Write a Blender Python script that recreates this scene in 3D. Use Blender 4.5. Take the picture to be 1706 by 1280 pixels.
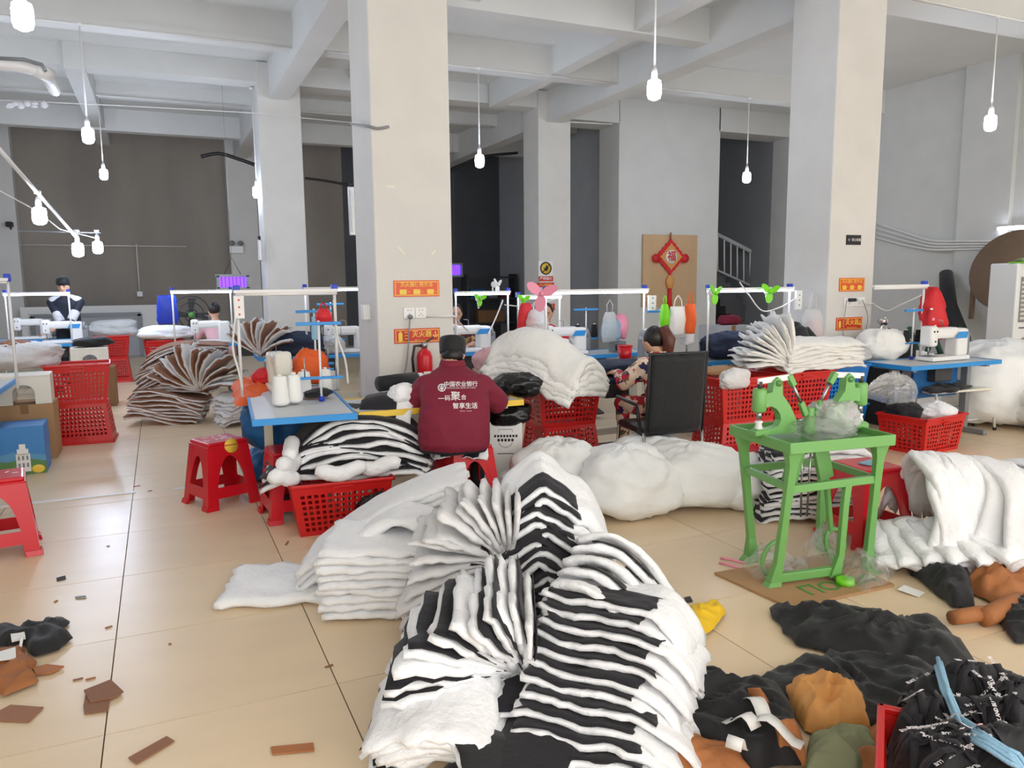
import bpy, bmesh, math, random
from mathutils import Vector, Matrix, noise, Euler
R = math.radians
PI = math.pi
random.seed(7)
for _o in list(bpy.data.objects): bpy.data.objects.remove(_o)
SC = bpy.context.scene
COL = SC.collection

# ------------------------------------------------------------------ camera
FPX, CAMH = 1290.0, 1.55
YAW, PITCH, ROLL = R(24.33), R(7.65), R(-0.54)
_f = Vector((math.sin(YAW)*math.cos(PITCH), math.cos(YAW)*math.cos(PITCH), -math.sin(PITCH)))
_r = Vector((math.cos(YAW), -math.sin(YAW), 0))
_u = _r.cross(_f)
_r, _u = _r*math.cos(ROLL)+_u*math.sin(ROLL), _u*math.cos(ROLL)-_r*math.sin(ROLL)
CAMP = Vector((0, 0, CAMH))
cam = bpy.data.cameras.new('camera'); cam.sensor_width = 36; cam.lens = FPX/1706*36
cam.clip_start = .05; cam.clip_end = 100
camo = bpy.data.objects.new('camera', cam); COL.objects.link(camo)
camo.matrix_world = Matrix(((_r.x,_u.x,-_f.x,0),(_r.y,_u.y,-_f.y,0),(_r.z,_u.z,-_f.z,CAMH),(0,0,0,1)))
SC.camera = camo

# ------------------------------------------------------------------ daylight + exposure
W = bpy.data.worlds.new('daylight'); SC.world = W; W.use_nodes = True
_bg = W.node_tree.nodes['Background']
_bg.inputs[0].default_value = (1.0, .97, .935, 1); _bg.inputs[1].default_value = 2.4
SC.view_settings.view_transform = 'Standard'; SC.view_settings.look = 'None'
SC.view_settings.exposure = 0.42; SC.view_settings.gamma = 1
SC.view_settings.use_curve_mapping = False
BULB_E, TUBE_E = 125, 16

# ------------------------------------------------------------------ where things stand
def _ray(x, y): return _f + _r*((x-853)/FPX) - _u*((y-640)/FPX)
def gp(x, y, z=0):                       # point of the place at height z
    d = _ray(x, y); return CAMP + d*((z-CAMH)/d.z)
def dp(x, y, Y):                         # point of the place on the plane at depth Y
    d = _ray(x, y); return CAMP + d*(Y/d.y)
def xp(x, y, X):
    d = _ray(x, y); return CAMP + d*(X/d.x)
def proj(p):
    d = Vector(p)-CAMP; z = d.dot(_f)
    return (853+FPX*d.dot(_r)/z, 640-FPX*d.dot(_u)/z, z)

# ------------------------------------------------------------------ materials
MATS = {}
def lin(c):
    if isinstance(c, str):
        c = tuple(int(c[i:i+2], 16)/255 for i in (0, 2, 4))
    return tuple((x/12.92 if x <= .04045 else ((x+.055)/1.055)**2.4) for x in c)+(1,)
def mat(name, col, rough=.6, metal=0, var=0, vscale=6, bump=0, bscale=40, emit=0, trans=0, alpha=1, spec=None, sheen=0, objrand=0, coords='Object', ior=None, stretch=None):
    if name in MATS: return MATS[name]
    m = bpy.data.materials.new(name); m.use_nodes = True; MATS[name] = m
    nt = m.node_tree; b = nt.nodes['Principled BSDF']; L = nt.links.new
    c = lin(col); b.inputs['Base Color'].default_value = c
    b.inputs['Roughness'].default_value = rough; b.inputs['Metallic'].default_value = metal
    if spec is not None: b.inputs['Specular IOR Level'].default_value = spec
    if sheen: b.inputs['Sheen Weight'].default_value = sheen
    if trans: b.inputs['Transmission Weight'].default_value = trans
    if ior: b.inputs['IOR'].default_value = ior
    if alpha < 1: b.inputs['Alpha'].default_value = alpha
    if emit:
        b.inputs['Emission Color'].default_value = c; b.inputs['Emission Strength'].default_value = emit
    tc = None
    if var or bump:
        tc = nt.nodes.new('ShaderNodeTexCoord'); src = tc.outputs[coords]
        if stretch:
            mp = nt.nodes.new('ShaderNodeMapping'); mp.inputs['Scale'].default_value = stretch
            L(src, mp.inputs['Vector']); src = mp.outputs[0]
    last = None
    if var:
        n = nt.nodes.new('ShaderNodeTexNoise'); n.inputs['Scale'].default_value = vscale; n.inputs['Detail'].default_value = 4
        L(src, n.inputs['Vector'])
        mx = nt.nodes.new('ShaderNodeMix'); mx.data_type = 'RGBA'
        mr = nt.nodes.new('ShaderNodeMapRange'); mr.inputs[1].default_value = .3; mr.inputs[2].default_value = .7
        L(n.outputs['Fac'], mr.inputs[0]); L(mr.outputs[0], mx.inputs['Factor'])
        mx.inputs['A'].default_value = tuple(min(1, x*(1+var)) for x in c[:3])+(1,)
        mx.inputs['B'].default_value = tuple(x*(1-var) for x in c[:3])+(1,)
        last = mx.outputs['Result']
    if objrand:
        oi = nt.nodes.new('ShaderNodeObjectInfo'); hs = nt.nodes.new('ShaderNodeHueSaturation')
        mr2 = nt.nodes.new('ShaderNodeMapRange'); mr2.inputs[3].default_value = 1-objrand; mr2.inputs[4].default_value = 1+objrand
        L(oi.outputs['Random'], mr2.inputs[0]); L(mr2.outputs[0], hs.inputs['Value'])
        if last: L(last, hs.inputs['Color'])
        else: hs.inputs['Color'].default_value = c
        last = hs.outputs['Color']
    if last: L(last, b.inputs['Base Color'])
    if bump:
        n2 = nt.nodes.new('ShaderNodeTexNoise'); n2.inputs['Scale'].default_value = bscale; n2.inputs['Detail'].default_value = 5
        L(src, n2.inputs['Vector'])
        bp = nt.nodes.new('ShaderNodeBump'); bp.inputs['Strength'].default_value = bump; bp.inputs['Distance'].default_value = .02
        L(n2.outputs['Fac'], bp.inputs['Height']); L(bp.outputs[0], b.inputs['Normal'])
    return m
mat('paint', 'd0d0cc', .75, var=.03, vscale=2.5, bump=.05, bscale=30, coords='Object')
mat('paint_col', 'd9d7d2', .7, var=.035, vscale=3, bump=.06, bscale=25)
mat('paint_ceil', 'd9d9d5', .8, var=.03, vscale=1.5)
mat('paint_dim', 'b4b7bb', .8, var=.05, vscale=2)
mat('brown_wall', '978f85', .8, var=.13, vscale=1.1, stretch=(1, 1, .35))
mat('stair_shade', '929497', .8, var=.05, vscale=2)  # wall grey darkened to carry the shade of the unlit stairwell
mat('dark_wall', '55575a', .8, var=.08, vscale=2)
mat('tile', 'e6cfae', .3, var=.035, vscale=1.6, objrand=.035, stretch=(1, 3, 1), spec=.24)
mat('grout', '7d6a55', .9)
mat('white_metal', 'e9e9e8', .35)
mat('white_plastic', 'eeeeec', .35)
mat('cream_plastic', 'e6e2d4', .45)
mat('pvc', 'e4e2de', .4)
mat('chrome', 'd8d8d8', .18, metal=1)
mat('steel', 'a9a9a9', .35, metal=1)
mat('grey_metal', '8c8f92', .45, metal=.3)
mat('dark_metal', '3a3b3d', .5)
mat('black_plastic', '1a1a1c', .4)
mat('black_bag', '101012', .22, bump=.5, bscale=14)
mat('red_plastic', 'cc1d1b', .32, objrand=.05)
mat('red_stool', 'cf1224', .28)
mat('blue_plastic', '1274c4', .35)
mat('blue_edge', '2f93dc', .4)
mat('deep_blue', '16609c', .6, bump=.15, bscale=12)
mat('royal_blue', '1f3fc0', .4)
mat('navy', '1e2a44', .8, bump=.15, bscale=20)
mat('table_top', 'c9ccce', .4, var=.03)
mat('table_leg', 'd6d4c2', .5)
mat('green_paint', '71ab5e', .35, bump=.05, bscale=30)
mat('green_dark', '558d48', .35)
mat('batting', 'f4f5f7', .95, var=.03, vscale=9, bump=.45, bscale=35, sheen=.2, objrand=.03)
mat('batting_warm', 'f0efeb', .95, var=.03, vscale=9, bump=.45, bscale=35, sheen=.2, objrand=.04)
mat('batting_grey', 'dedddd', .95, var=.04, vscale=9, bump=.4, bscale=35, sheen=.2, objrand=.05)
mat('sack', 'f4f6f5', .55, var=.03, vscale=5, bump=.25, bscale=18)
mat('black_cloth', '19171d', .85, bump=.2, bscale=30, sheen=.1, objrand=.25)
mat('black_fabric', '121316', .7, var=.12, vscale=8, bump=.35, bscale=14, sheen=.12)
mat('brown_cloth', '8f6146', .85, bump=.2, bscale=30, objrand=.14, sheen=.1)
mat('tan_cloth', 'a86a3c', .7, var=.08, bump=.2, bscale=18, objrand=.12)
mat('orange_cloth', 'f0662a', .7, bump=.25, bscale=16)
mat('ochre_cloth', 'd79a56', .7, bump=.35, bscale=12)
mat('olive_cloth', '8d9272', .85, bump=.3, bscale=30)
mat('yellow_cloth', 'edc21f', .6, bump=.3, bscale=14)
mat('red_cloth', 'd3222a', .6, bump=.25, bscale=16)
mat('pink_cloth', 'e8b6bc', .7, bump=.25, bscale=16)
mat('grey_cloth', '9b9c9d', .85, bump=.25, bscale=20)
mat('blue_strap', '8fb9d2', .6, bump=.3, bscale=40, stretch=(1, 8, 1))
mat('maroon', '7c1530', .75, var=.04, vscale=7, bump=.25, bscale=9)
mat('skin', 'd9a98c', .55)
mat('hair', '1b1513', .45)
mat('hair_brown', '5b2f22', .45)
mat('card', 'b08a62', .85, var=.05, vscale=5)
mat('card_dark', '8e6a48', .85)
mat('paper', 'efefec', .7)
mat('ink', '26262a', .7)
mat('sign_red', 'cf2420', .4)
mat('sign_orange', 'e4572a', .4)
mat('sign_yellow', 'f4cf4a', .4)
mat('white_ink', 'f3eef0', .6)
mat('wood', 'c7a67f', .7, var=.06, vscale=3, stretch=(1, 1, .2))
mat('lime', '7ee01f', .4)
mat('pink_plastic', 'f29ab0', .4)
mat('bulb', 'd9e7ff', .3, emit=BULB_E)
mat('tube', 'e4ecff', .3, emit=TUBE_E)
mat('uv', '5a2cf0', .3, emit=3.2)
mat('film', 'f2f4f2', .12, trans=.75, ior=1.08, alpha=.5, bump=.7, bscale=22)
mat('film_milky', 'eceeec', .22, trans=.35, ior=1.1, alpha=.75, bump=.7, bscale=18)
mat('glass_dark', '2b2b2c', .15)

# ------------------------------------------------------------------ mesh helpers
class MB:
    def __init__(s): s.v = []; s.f = []; s.m = []; s.sm = []
    def add(s, vs, fs, mi=0, smooth=False, M=None):
        o = len(s.v)
        s.v += [(M @ Vector(v)) if M else Vector(v) for v in vs]
        for f in fs: s.f.append([i+o for i in f]); s.m.append(mi); s.sm.append(smooth)
        return s
    def box(s, cx, cy, cz, sx, sy, sz, mi=0, rz=0, bev=0, M=None, rx=0, ry=0, taper=1):
        x, y, z = sx/2, sy/2, sz/2
        T = Matrix.Translation((cx, cy, cz)) @ Euler((rx, ry, rz)).to_matrix().to_4x4()
        if M: T = M @ T
        if not bev:
            t = taper
            vs = [(-x,-y,-z),(x,-y,-z),(x,y,-z),(-x,y,-z),(-x*t,-y*t,z),(x*t,-y*t,z),(x*t,y*t,z),(-x*t,y*t,z)]
            fs = [(0,3,2,1),(4,5,6,7),(0,1,5,4),(1,2,6,5),(2,3,7,6),(3,0,4,7)]
            return s.add(vs, fs, mi, False, T)
        b = min(bev, x*.95, y*.95, z*.95)
        bm = bmesh.new(); bmesh.ops.create_cube(bm, size=1)
        for v in bm.verts: v.co = Vector((v.co.x*sx*(taper if v.co.z > 0 else 1), v.co.y*sy*(taper if v.co.z > 0 else 1), v.co.z*sz))
        bmesh.ops.bevel(bm, geom=bm.edges[:], offset=b, segments=2, profile=.5, affect='EDGES')
        bm.verts.index_update()
        s.add([v.co.copy() for v in bm.verts], [[v.index for v in f.verts] for f in bm.faces], mi, True, T)
        n = len(bm.faces); ar = sorted(f.calc_area() for f in bm.faces)[-6]
        s.sm[-n:] = [f.calc_area() < ar*.999 for f in bm.faces]
        bm.free(); return s
    def tube(s, pts, r, n=8, mi=0, cap=True, M=None, closed=False):
        pts = [Vector(p) for p in pts]; k = len(pts)
        rs = r if isinstance(r, (list, tuple)) else [r]*k
        vs = []; prev = None
        for i, p in enumerate(pts):
            if closed: t = pts[(i+1) % k]-pts[i-1]
            else: t = pts[min(i+1, k-1)]-pts[max(i-1, 0)]
            t.normalize()
            if prev is None:
                a = Vector((0, 0, 1)) if abs(t.z) < .9 else Vector((1, 0, 0))
                nrm = t.cross(a).normalized()
            else:
                nrm = prev-t*prev.dot(t)
                nrm = nrm.normalized() if nrm.length > 1e-6 else t.orthogonal().normalized()
            prev = nrm; bn = t.cross(nrm)
            for j in range(n):
                a = 2*PI*j/n; vs.append(p+(nrm*math.cos(a)+bn*math.sin(a))*rs[i])
        fs = []
        for i in range(k if closed else k-1):
            for j in range(n):
                a, b = i*n+j, i*n+(j+1) % n; c, d = ((i+1) % k)*n+(j+1) % n, ((i+1) % k)*n+j
                fs.append((a, b, c, d))
        if cap and not closed: fs += [tuple(range(n))[::-1], tuple((k-1)*n+j for j in range(n))]
        return s.add(vs, fs, mi, True, M)
    def cyl(s, a, b, r, n=12, mi=0, r2=None, M=None):
        return s.tube([a, b], [r, r if r2 is None else r2], n, mi, True, M)
    def lathe(s, prof, n=16, mi=0, M=None, c=(0, 0)):
        vs = []; k = len(prof)
        for (r, z) in prof:
            for j in range(n):
                a = 2*PI*j/n; vs.append((c[0]+r*math.cos(a), c[1]+r*math.sin(a), z))
        fs = []
        for i in range(k-1):
            for j in range(n): fs.append((i*n+j, i*n+(j+1) % n, (i+1)*n+(j+1) % n, (i+1)*n+j))
        fs += [tuple(range(n))[::-1], tuple((k-1)*n+j for j in range(n))]
        return s.add(vs, fs, mi, True, M)
    def prism(s, poly, t, mi=0, M=None, smooth=False):   # polygon in XZ, thickness along Y centred
        k = len(poly)
        vs = [(x, -t/2, z) for x, z in poly]+[(x, t/2, z) for x, z in poly]
        fs = [tuple(range(k)), tuple(range(2*k-1, k-1, -1))]+[(i, i+k, (i+1) % k+k, (i+1) % k) for i in range(k)]
        return s.add(vs, fs, mi, smooth, M)
    def ell(s, c, r, n=14, k=9, mi=0, M=None, nz=0, seed=0, p=2.0):
        vs = []
        for i in range(k+1):
            th = PI*i/k
            for j in range(n):
                a = 2*PI*j/n
                d = Vector((math.sin(th)*math.cos(a), math.sin(th)*math.sin(a), math.cos(th)))
                if p != 2.0:
                    q = (abs(d.x)**p+abs(d.y)**p+abs(d.z)**p)**(1/p); d = d/q
                e = 1+(nz*noise.noise(d*2.2+Vector((seed*3.1, seed, 0))) if nz else 0)
                vs.append((c[0]+d.x*r[0]*e, c[1]+d.y*r[1]*e, c[2]+d.z*r[2]*e))
        fs = [(i*n+j, i*n+(j+1) % n, (i+1)*n+(j+1) % n, (i+1)*n+j) for i in range(k) for j in range(n)]
        fs = [tuple(reversed(f)) for f in fs]
        return s.add(vs, fs, mi, True, M)
    def mesh(s, name):
        me = bpy.data.meshes.new(name)
        me.from_pydata(s.v, [], s.f)
        me.polygons.foreach_set('material_index', s.m); me.polygons.foreach_set('use_smooth', s.sm)
        me.update(); return me
    def build(s, name, m, parent=None, **k):
        me = s.mesh(name)
        for x in (m if isinstance(m, (list, tuple)) else [m]): me.materials.append(MATS[x])
        return obj(name, me, parent, **k)
def obj(name, me, parent=None, loc=None, rz=None):
    o = bpy.data.objects.new(name, me); COL.objects.link(o)
    if parent: o.parent = parent
    if loc is not None: o.location = loc
    if rz is not None: o.rotation_euler = (0, 0, rz)
    return o
def tag(o, label=None, cat=None, group=None, kind=None):
    if label: o['label'] = label
    if cat: o['category'] = cat
    if group: o['group'] = group
    if kind: o['kind'] = kind
    return o
def thing(name, label, cat, loc=(0, 0, 0), rz=0, group=None):
    o = bpy.data.objects.new(name, None); COL.objects.link(o); o.empty_display_size = .05
    o.location = loc; o.rotation_euler = (0, 0, rz)
    return tag(o, label, cat, group)
def copy_tree(o, parent=None):
    c = o.copy(); COL.objects.link(c); c.parent = parent
    for ch in o.children: copy_tree(ch, c)
    return c
def dup(o, label, loc, rz=0, group=None):
    c = copy_tree(o); c.location = loc; c.rotation_euler = (o.rotation_euler.x, o.rotation_euler.y, rz); c['label'] = label
    if group: c['group'] = group
    return c
def struct(name, mb, m, parent=None, label=None):
    o = mb.build(name, m, parent)
    if not parent: o['kind'] = 'structure'
    if label: o['label'] = label
    return o
def one(name, mb, m, label, cat, group=None, loc=None, rz=None):
    return tag(mb.build(name, m, None, loc=loc, rz=rz), label, cat, group)
def solid(o, t, off=0):
    md = o.modifiers.new('solidify', 'SOLIDIFY'); md.thickness = t; md.offset = off; return o
def subd(o, n=1):
    md = o.modifiers.new('subsurf', 'SUBSURF'); md.levels = n; md.render_levels = n; return o
_tc = bpy.data.curves.new('lettering', 'FONT')
_to = bpy.data.objects.new('lettering', _tc)
TXT = {}
WORK = bpy.data.scenes.new('workbench'); WORK.collection.objects.link(_to)     # only meshes are taken from it
def baked(o):
    vl = WORK.view_layers[0]; vl.update(); dg = vl.depsgraph; dg.update()
    return bpy.data.meshes.new_from_object(o.evaluated_get(dg))
def text(body, size, m, parent, M, name='lettering', ext=.0006, align='CENTER', bold=0):
    key = (body, size, align, m, bold)
    if key not in TXT:
        _tc.body = body; _tc.size = size; _tc.extrude = ext; _tc.align_x = align; _tc.align_y = 'CENTER'; _tc.resolution_u = 2; _tc.offset = bold*size
        me = baked(_to)
        me.materials.clear(); me.materials.append(MATS[m]); me.name = 'lettering'; TXT[key] = me
    o = obj(name, TXT[key], parent); o.matrix_local = M; return o
def face(x, y, z, rz=0, rx=PI/2):       # frame for flat print: stands upright facing -Y, turned by rz
    return Matrix.Translation((x, y, z)) @ Matrix.Rotation(rz, 4, 'Z') @ Matrix.Rotation(rx, 4, 'X')
def nz3(p, s=1.0, o=0.0): return noise.noise(Vector(p)*s+Vector((o, o*1.7, o*.3)))

def ridge(p, s_, o): return 1-min(1.6, 2.6*abs(nz3(p, s_, o)))
# a soft sheet: f(u, v) gives its middle surface, t its thickness
def sheet_mb(f, t, nu=12, nv=8, mi=0, puff=.25, seed=0, mb=None):
    mb = mb or MB()
    P = [[Vector(f(i/nu, j/nv)) for j in range(nv+1)] for i in range(nu+1)]
    top = []; bot = []
    for i in range(nu+1):
        for j in range(nv+1):
            du = P[min(i+1, nu)][j]-P[max(i-1, 0)][j]; dv = P[i][min(j+1, nv)]-P[i][max(j-1, 0)]
            n = du.cross(dv); n = n.normalized() if n.length > 1e-9 else Vector((0, 0, 1))
            a = min(i, nu-i)/nu; b = min(j, nv-j)/nv
            e = .55 if (i in (0, nu) or j in (0, nv)) else 1
            h = t/2*e*(1+puff*nz3(P[i][j], 14, seed))
            top.append(P[i][j]+n*h); bot.append(P[i][j]-n*h)
    N = (nu+1)*(nv+1); ix = lambda i, j: i*(nv+1)+j
    fs = []
    for i in range(nu):
        for j in range(nv):
            fs.append((ix(i,j), ix(i+1,j), ix(i+1,j+1), ix(i,j+1)))
            fs.append((N+ix(i,j), N+ix(i,j+1), N+ix(i+1,j+1), N+ix(i+1,j)))
    ring = [ix(i,0) for i in range(nu)]+[ix(nu,j) for j in range(nv)]+[ix(i,nv) for i in range(nu, 0, -1)]+[ix(0,j) for j in range(nv, 0, -1)]
    for a, b in zip(ring, ring[1:]+ring[:1]): fs.append((b, a, N+a, N+b))
    return mb.add(top+bot, fs, mi, True)
# ================================================================== THE HALL
CX = [(-3.14, -2.51), (1.527, 2.155), (6.2, 6.84)]
XL, XR, ZC = -3.5, 11.95, 4.82
YA, YB, YC = 5.9, 12.5, 18.9
# floor: bed + tiles
TS = .805; TX0 = -.267-TS*4; TY0 = 2.863-TS*6
bed = struct('floor', MB().box((XL+XR)/2, 8.5, -.06, XR-XL, 23, .1), 'grout', label='beige glazed tiles laid in a square grid')
bm = MB().box(TS/2, TS/2, -.0105, TS-.005, TS-.005, .021)
tme = bm.mesh('floor_tile'); tme.materials.append(MATS['tile'])
spots = []
for i in range(0, 20):
    for j in range(0, 29):
        x, y = TX0+i*TS, TY0+j*TS
        if x < XL-.1 or x+TS > XR+.4 or y+TS < -3 or y > 19.2: continue
        q = proj((x+TS/2, y+TS/2, 0))
        vis = q[2] > .5 and -120 < q[0] < 1826 and q[1] < 1500
        spots.append((0 if vis else 1, q[2], x, y))
spots.sort(); rest = MB()
for k, (a, b, x, y) in enumerate(spots):
    if k < 290: obj('floor_tile', tme, bed, (x, y, 0))
    else: rest.box(x+TS/2, y+TS/2, -.0105, TS-.005, TS-.005, .021)
tag(rest.build('floor_tile_field', 'tile', bed), kind='stuff')
strip = MB()
a, b = gp(0, 846), gp(218, 824)
strip.box(-1.35, 6.3, .004, 2.2, .045, .008); one('floor_cable_cover', strip, 'pvc', 'white flat cable cover strip running across the floor tiles', 'cable cover')
one('floor_cable_cover', MB().box(.17, 6.26, .004, .32, .045, .008), 'pvc', 'short white cable cover strip behind the sticker stool', 'cable cover')
# ceiling slab and beams
struct('ceiling', MB().box((XL+XR)/2, 8.5, ZC+.1, XR-XL+.6, 23.5, .2), 'paint_ceil')
def beam(x0, x1, y0, y1, z0): struct('ceiling_beam', MB().box((x0+x1)/2, (y0+y1)/2, (z0+ZC)/2+.01, x1-x0, y1-y0, ZC-z0+.02), 'paint_ceil')
for (a, b) in CX: beam(a+.17, b-.17, -2.9, YC, 4.28)                  # along the hall, over the column lines
beam(-.98, -.72, YB, YC, 4.46)
beam(5.28, 5.5, -2.9, YB, 4.44); beam(3.1, 3.32, -2.9, YB, 4.5)
for y in (YA, YB): beam(XL, XR, y+.05, y+.45, 4.52 if y == YB else 4.36)
for y in (8.1, 10.25, 14.7, 16.9): beam(XL, 6.45 if y == 8.1 else XR if y < 12 else 8.2, y, y+.25, 4.42 if y != 14.7 else 4.6)
for y in (3.7, 1.5): beam(XL, 6.45, y, y+.25, 4.42)
# columns
for y in (-1.0, YA, YB, YC-.3):
    for k, (a, b) in enumerate(CX):
        if y == -1.0 and k == 1: continue
        if y > 18 and k == 2: continue
        struct('column', MB().box((a+b)/2, y+.31, 2.4, b-a, .62, 4.82, bev=.012), 'paint_col')
# walls
struct('wall_left', MB().box(XL-.1, 8.0, 2.4, .2, 22, 4.9), 'paint')
struct('wall_right', MB().box(XR+.1, 5.0, 2.4, .2, 16, 4.9), 'paint')
struct('trim_1', MB().box(XR-.04, 8.25, 2.4, .1, .85, 4.84), 'paint', label='shallow wall pilaster')
struct('wall_back_brown', MB().box(.35, YC+.15, 2.4, 7.6, .3, 4.9), 'brown_wall')
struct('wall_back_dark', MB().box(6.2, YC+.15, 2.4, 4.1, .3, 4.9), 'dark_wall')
wb = MB()                                                              # wall between hall and stair: piers and lintels
wb.box(9.0, YB+.35, 2.4, 2.3, .7, 4.84)
wb.box(7.3, YB+.35, 4.6, 1.12, .7, .46); wb.box(11.05, YB+.3, 4.6, 1.85, .6, .44)
struct('wall_back', wb, 'paint')
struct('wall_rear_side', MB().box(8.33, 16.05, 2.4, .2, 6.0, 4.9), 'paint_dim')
struct('wall_stair_back', MB().box(10.4, 15.6, 2.4, 4.2, .2, 4.9), 'stair_shade')
struct('wall_stair_side', MB().box(XR+.1, 14.35, 2.4, .2, 2.7, 4.9), 'stair_shade')
# rear room window and low band
w1 = MB().box(5.15, YC-.03, 2.72, 1.25, .06, 1.75)
struct('window_1', w1, 'glass_dark', label='tall dark blanked window in the rear wall')
for x in (4.5, 5.8): w = MB().box(x, YC-.05, 2.72, .06, .08, 1.85).build('window_frame', 'paint_dim', bpy.data.objects['window_1'])
MB().box(5.15, YC-.06, 1.8, 1.4, .12, .1).build('window_sill', 'paint_dim', bpy.data.objects['window_1'])
# ================================================================== FIXTURES ON CEILING, WALLS AND COLUMNS
def pendant(label, p, ztop, r=.062, bright='bulb'):
    t = thing('pendant_lamp', label, 'lamp', (p[0], p[1], p[2]), 0, 'bare bulb lamps under the ceiling')
    MB().cyl((0,0,.19), (0,0,ztop-p[2]), .009, 6).build('rod', 'pvc', t)
    MB().lathe([(.03,ztop-p[2]-.03),(.035,ztop-p[2]-.005),(.03,ztop-p[2])], 10).build('ceiling_rose', 'white_plastic', t)
    MB().lathe([(.016,.1),(.026,.11),(.026,.17),(.014,.2)], 12).build('socket', 'white_plastic', t)
    MB().lathe([(.03,.1),(r*.9,.085),(r,.05),(r,-.03),(r*.85,-.06),(r*.4,-.075)], 16).build('bulb', bright, t)
    return t
pendant('bare bulb lamp in the top corner above the white pipe elbow', dp(38, 30, 5.95), 4.4)
pendant('bare bulb lamp on the longest rod before the brown wall', dp(147, 228, 10.2), 4.42)
pendant('bare bulb lamp on a shorter rod deep before the brown wall', dp(173, 292, 14.68), 4.6)
pendant('bare bulb lamp hugging the side of the slim rear column', dp(428, 322, 12.85), 4.5)
pendant('bare bulb lamp beside the thick column over the floral worker', dp(799, 270, 10.2), 4.42)
pendant('bare bulb lamp hanging from the top edge between both thick columns', dp(1090, 152, 5.95), 4.4)
pendant('bare bulb lamp in front of the dark stair opening', dp(1244, 297, 10.2), 4.42)
pendant('bare bulb lamp near the wall above the air conditioner', dp(1650, 207, 5.95), 4.38)
# conduits under the beams
def conduit(label, pts, r=.013, m='pvc', name='conduit', n=6):
    return one(name, MB().tube(pts, r, n), m, label, 'conduit')
conduit('white conduit with a lamp rod under the beam before the brown wall', [(-3.4,10.2,4.41),(1.68,10.2,4.41)])
conduit('white conduit under the beam above the lamp beside the thick column', [(2.0,10.2,4.41),(6.4,10.2,4.41)])
conduit('thin white conduit under the deepest beam before the brown wall', [(-3.0,14.66,4.58),(1.6,14.66,4.58)])
conduit('thin white conduit across the gap behind the thick column', [(2.1,14.66,4.58),(6.2,14.66,4.58)])
conduit('white conduit feeding the lamp before the stair opening', [(6.8,10.2,4.41),(8.86,10.2,4.42)])
conduit('white conduit under the beam above the air conditioner', [(6.95,5.9,4.36),(11.8,5.9,4.34)])
conduit('short white conduit over the dark doorway', [dp(945,203,12.46),dp(1020,207,12.46)])
conduit('white riser pipe in the dark doorway', [xp(1003,215,8.2),xp(1001,470,8.2)], .02)
q = [dp(-15,166,12.2), dp(200,176,12.2), dp(420,188,12.2), dp(590,205,12.2)]
conduit('slack dusty wire strung across the hall past the slim column', q, .007)
lint = MB()
for k in range(9):
    c = dp(10+random.random()*110, 172+random.random()*6, 12.18); lint.ell(c, (.05,.02,.02+.03*random.random()), 6, 4)
tag(lint.build('wire_lint', 'batting_grey'), 'white lint clinging to the slack wire', 'lint', kind='stuff')
# diagonal lamp pole at the far side
A, B = dp(-14, 234, 7.6), dp(126, 394, 11.2)
conduit('white sloping pipe that carries three bulbs above the far tables', [A, A.lerp(B,.5), B], .02)
conduit('thin drooping wire beside the sloping lamp pipe', [dp(-6,315,8), dp(62,352,9), dp(100,382,10.6), dp(165,398,12.6)], .006)
conduit('short dark bracket behind the sloping lamp pipe', [dp(30,385,12.8), dp(168,388,12.8)], .008, 'grey_metal')
for lab, p in (('large bare bulb on the sloping pipe by the wall camera', dp(66, 362, 9.2)), ('bare bulb at the lower end of the sloping pipe', dp(130, 418, 11.2)), ('small bare bulb just past the end of the sloping pipe', dp(163, 414, 12.6))):
    pendant(lab, p, p.z+.26, .066)
conduit('white cable line across the brown wall', [dp(30,408,18.85), dp(310,411,18.85)], .014)
wd = thing('wall_socket', 'white socket box with a drop pipe on the brown wall', 'socket', dp(233, 490, 18.8))
MB().box(0,0,0,.11,.05,.11,bev=.006).build('box', 'white_plastic', wd); MB().cyl((0,0,.05),(0,0,1.08),.014,6).build('drop_pipe', 'pvc', wd)
# big pvc drain pipe
pp = thing('drain_pipe', 'thick white drain pipe with elbow under the ceiling', 'pipe', dp(75, 118, 8.2))
MB().tube([(-1.6,0,.02),(-.2,0,.02),(-.06,.02,.0),(0,.12,-.02),(0,.7,-.02)], .05, 12).build('pipe', 'pvc', pp)
MB().cyl((-.08,-.0,.01),(.03,.1,-.02),.066,12).build('elbow_collar', 'pvc', pp)
MB().cyl((-.38,0,.02),(-.38,0,-.1),.02,8).build('bracket', 'pvc', pp)
conduit('brown cable lying along the thick drain pipe', [dp(-5,97,8.15),dp(40,99,8.15),dp(70,108,8.15),dp(76,118,8.12)], .016, 'grey_metal')
def cable(label, pts, r=.008, m='black_plastic', cat='cable', name='cable', n=6, k=6):
    P = [Vector(p) for p in pts]; out = []
    for i in range(len(P)-1):
        a, b = P[max(i-1,0)], P[i]; c, d = P[i+1], P[min(i+2,len(P)-1)]
        for s in range(k):
            t = s/k; out.append(.5*((2*b)+(c-a)*t+(2*a-5*b+4*c-d)*t*t+(3*b-a-3*c+d)*t**3))
    out.append(P[-1])
    return one(name, MB().tube(out, r, n), m, label, cat)
cable('thick black cable sagging beside the slim rear column', [dp(335,261,15.5), dp(365,256,15.5), dp(400,266,15.5), dp(428,276,15.5)], .035)
cable('black cable sagging behind the thick column', [dp(508,297,15.5), dp(540,301,15.5), dp(600,312,15.5)], .025)
cable('black cable under the dim rear ceiling', [dp(752,284,15.5), dp(800,262,15.5), dp(862,255,15.5)], .03)
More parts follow.
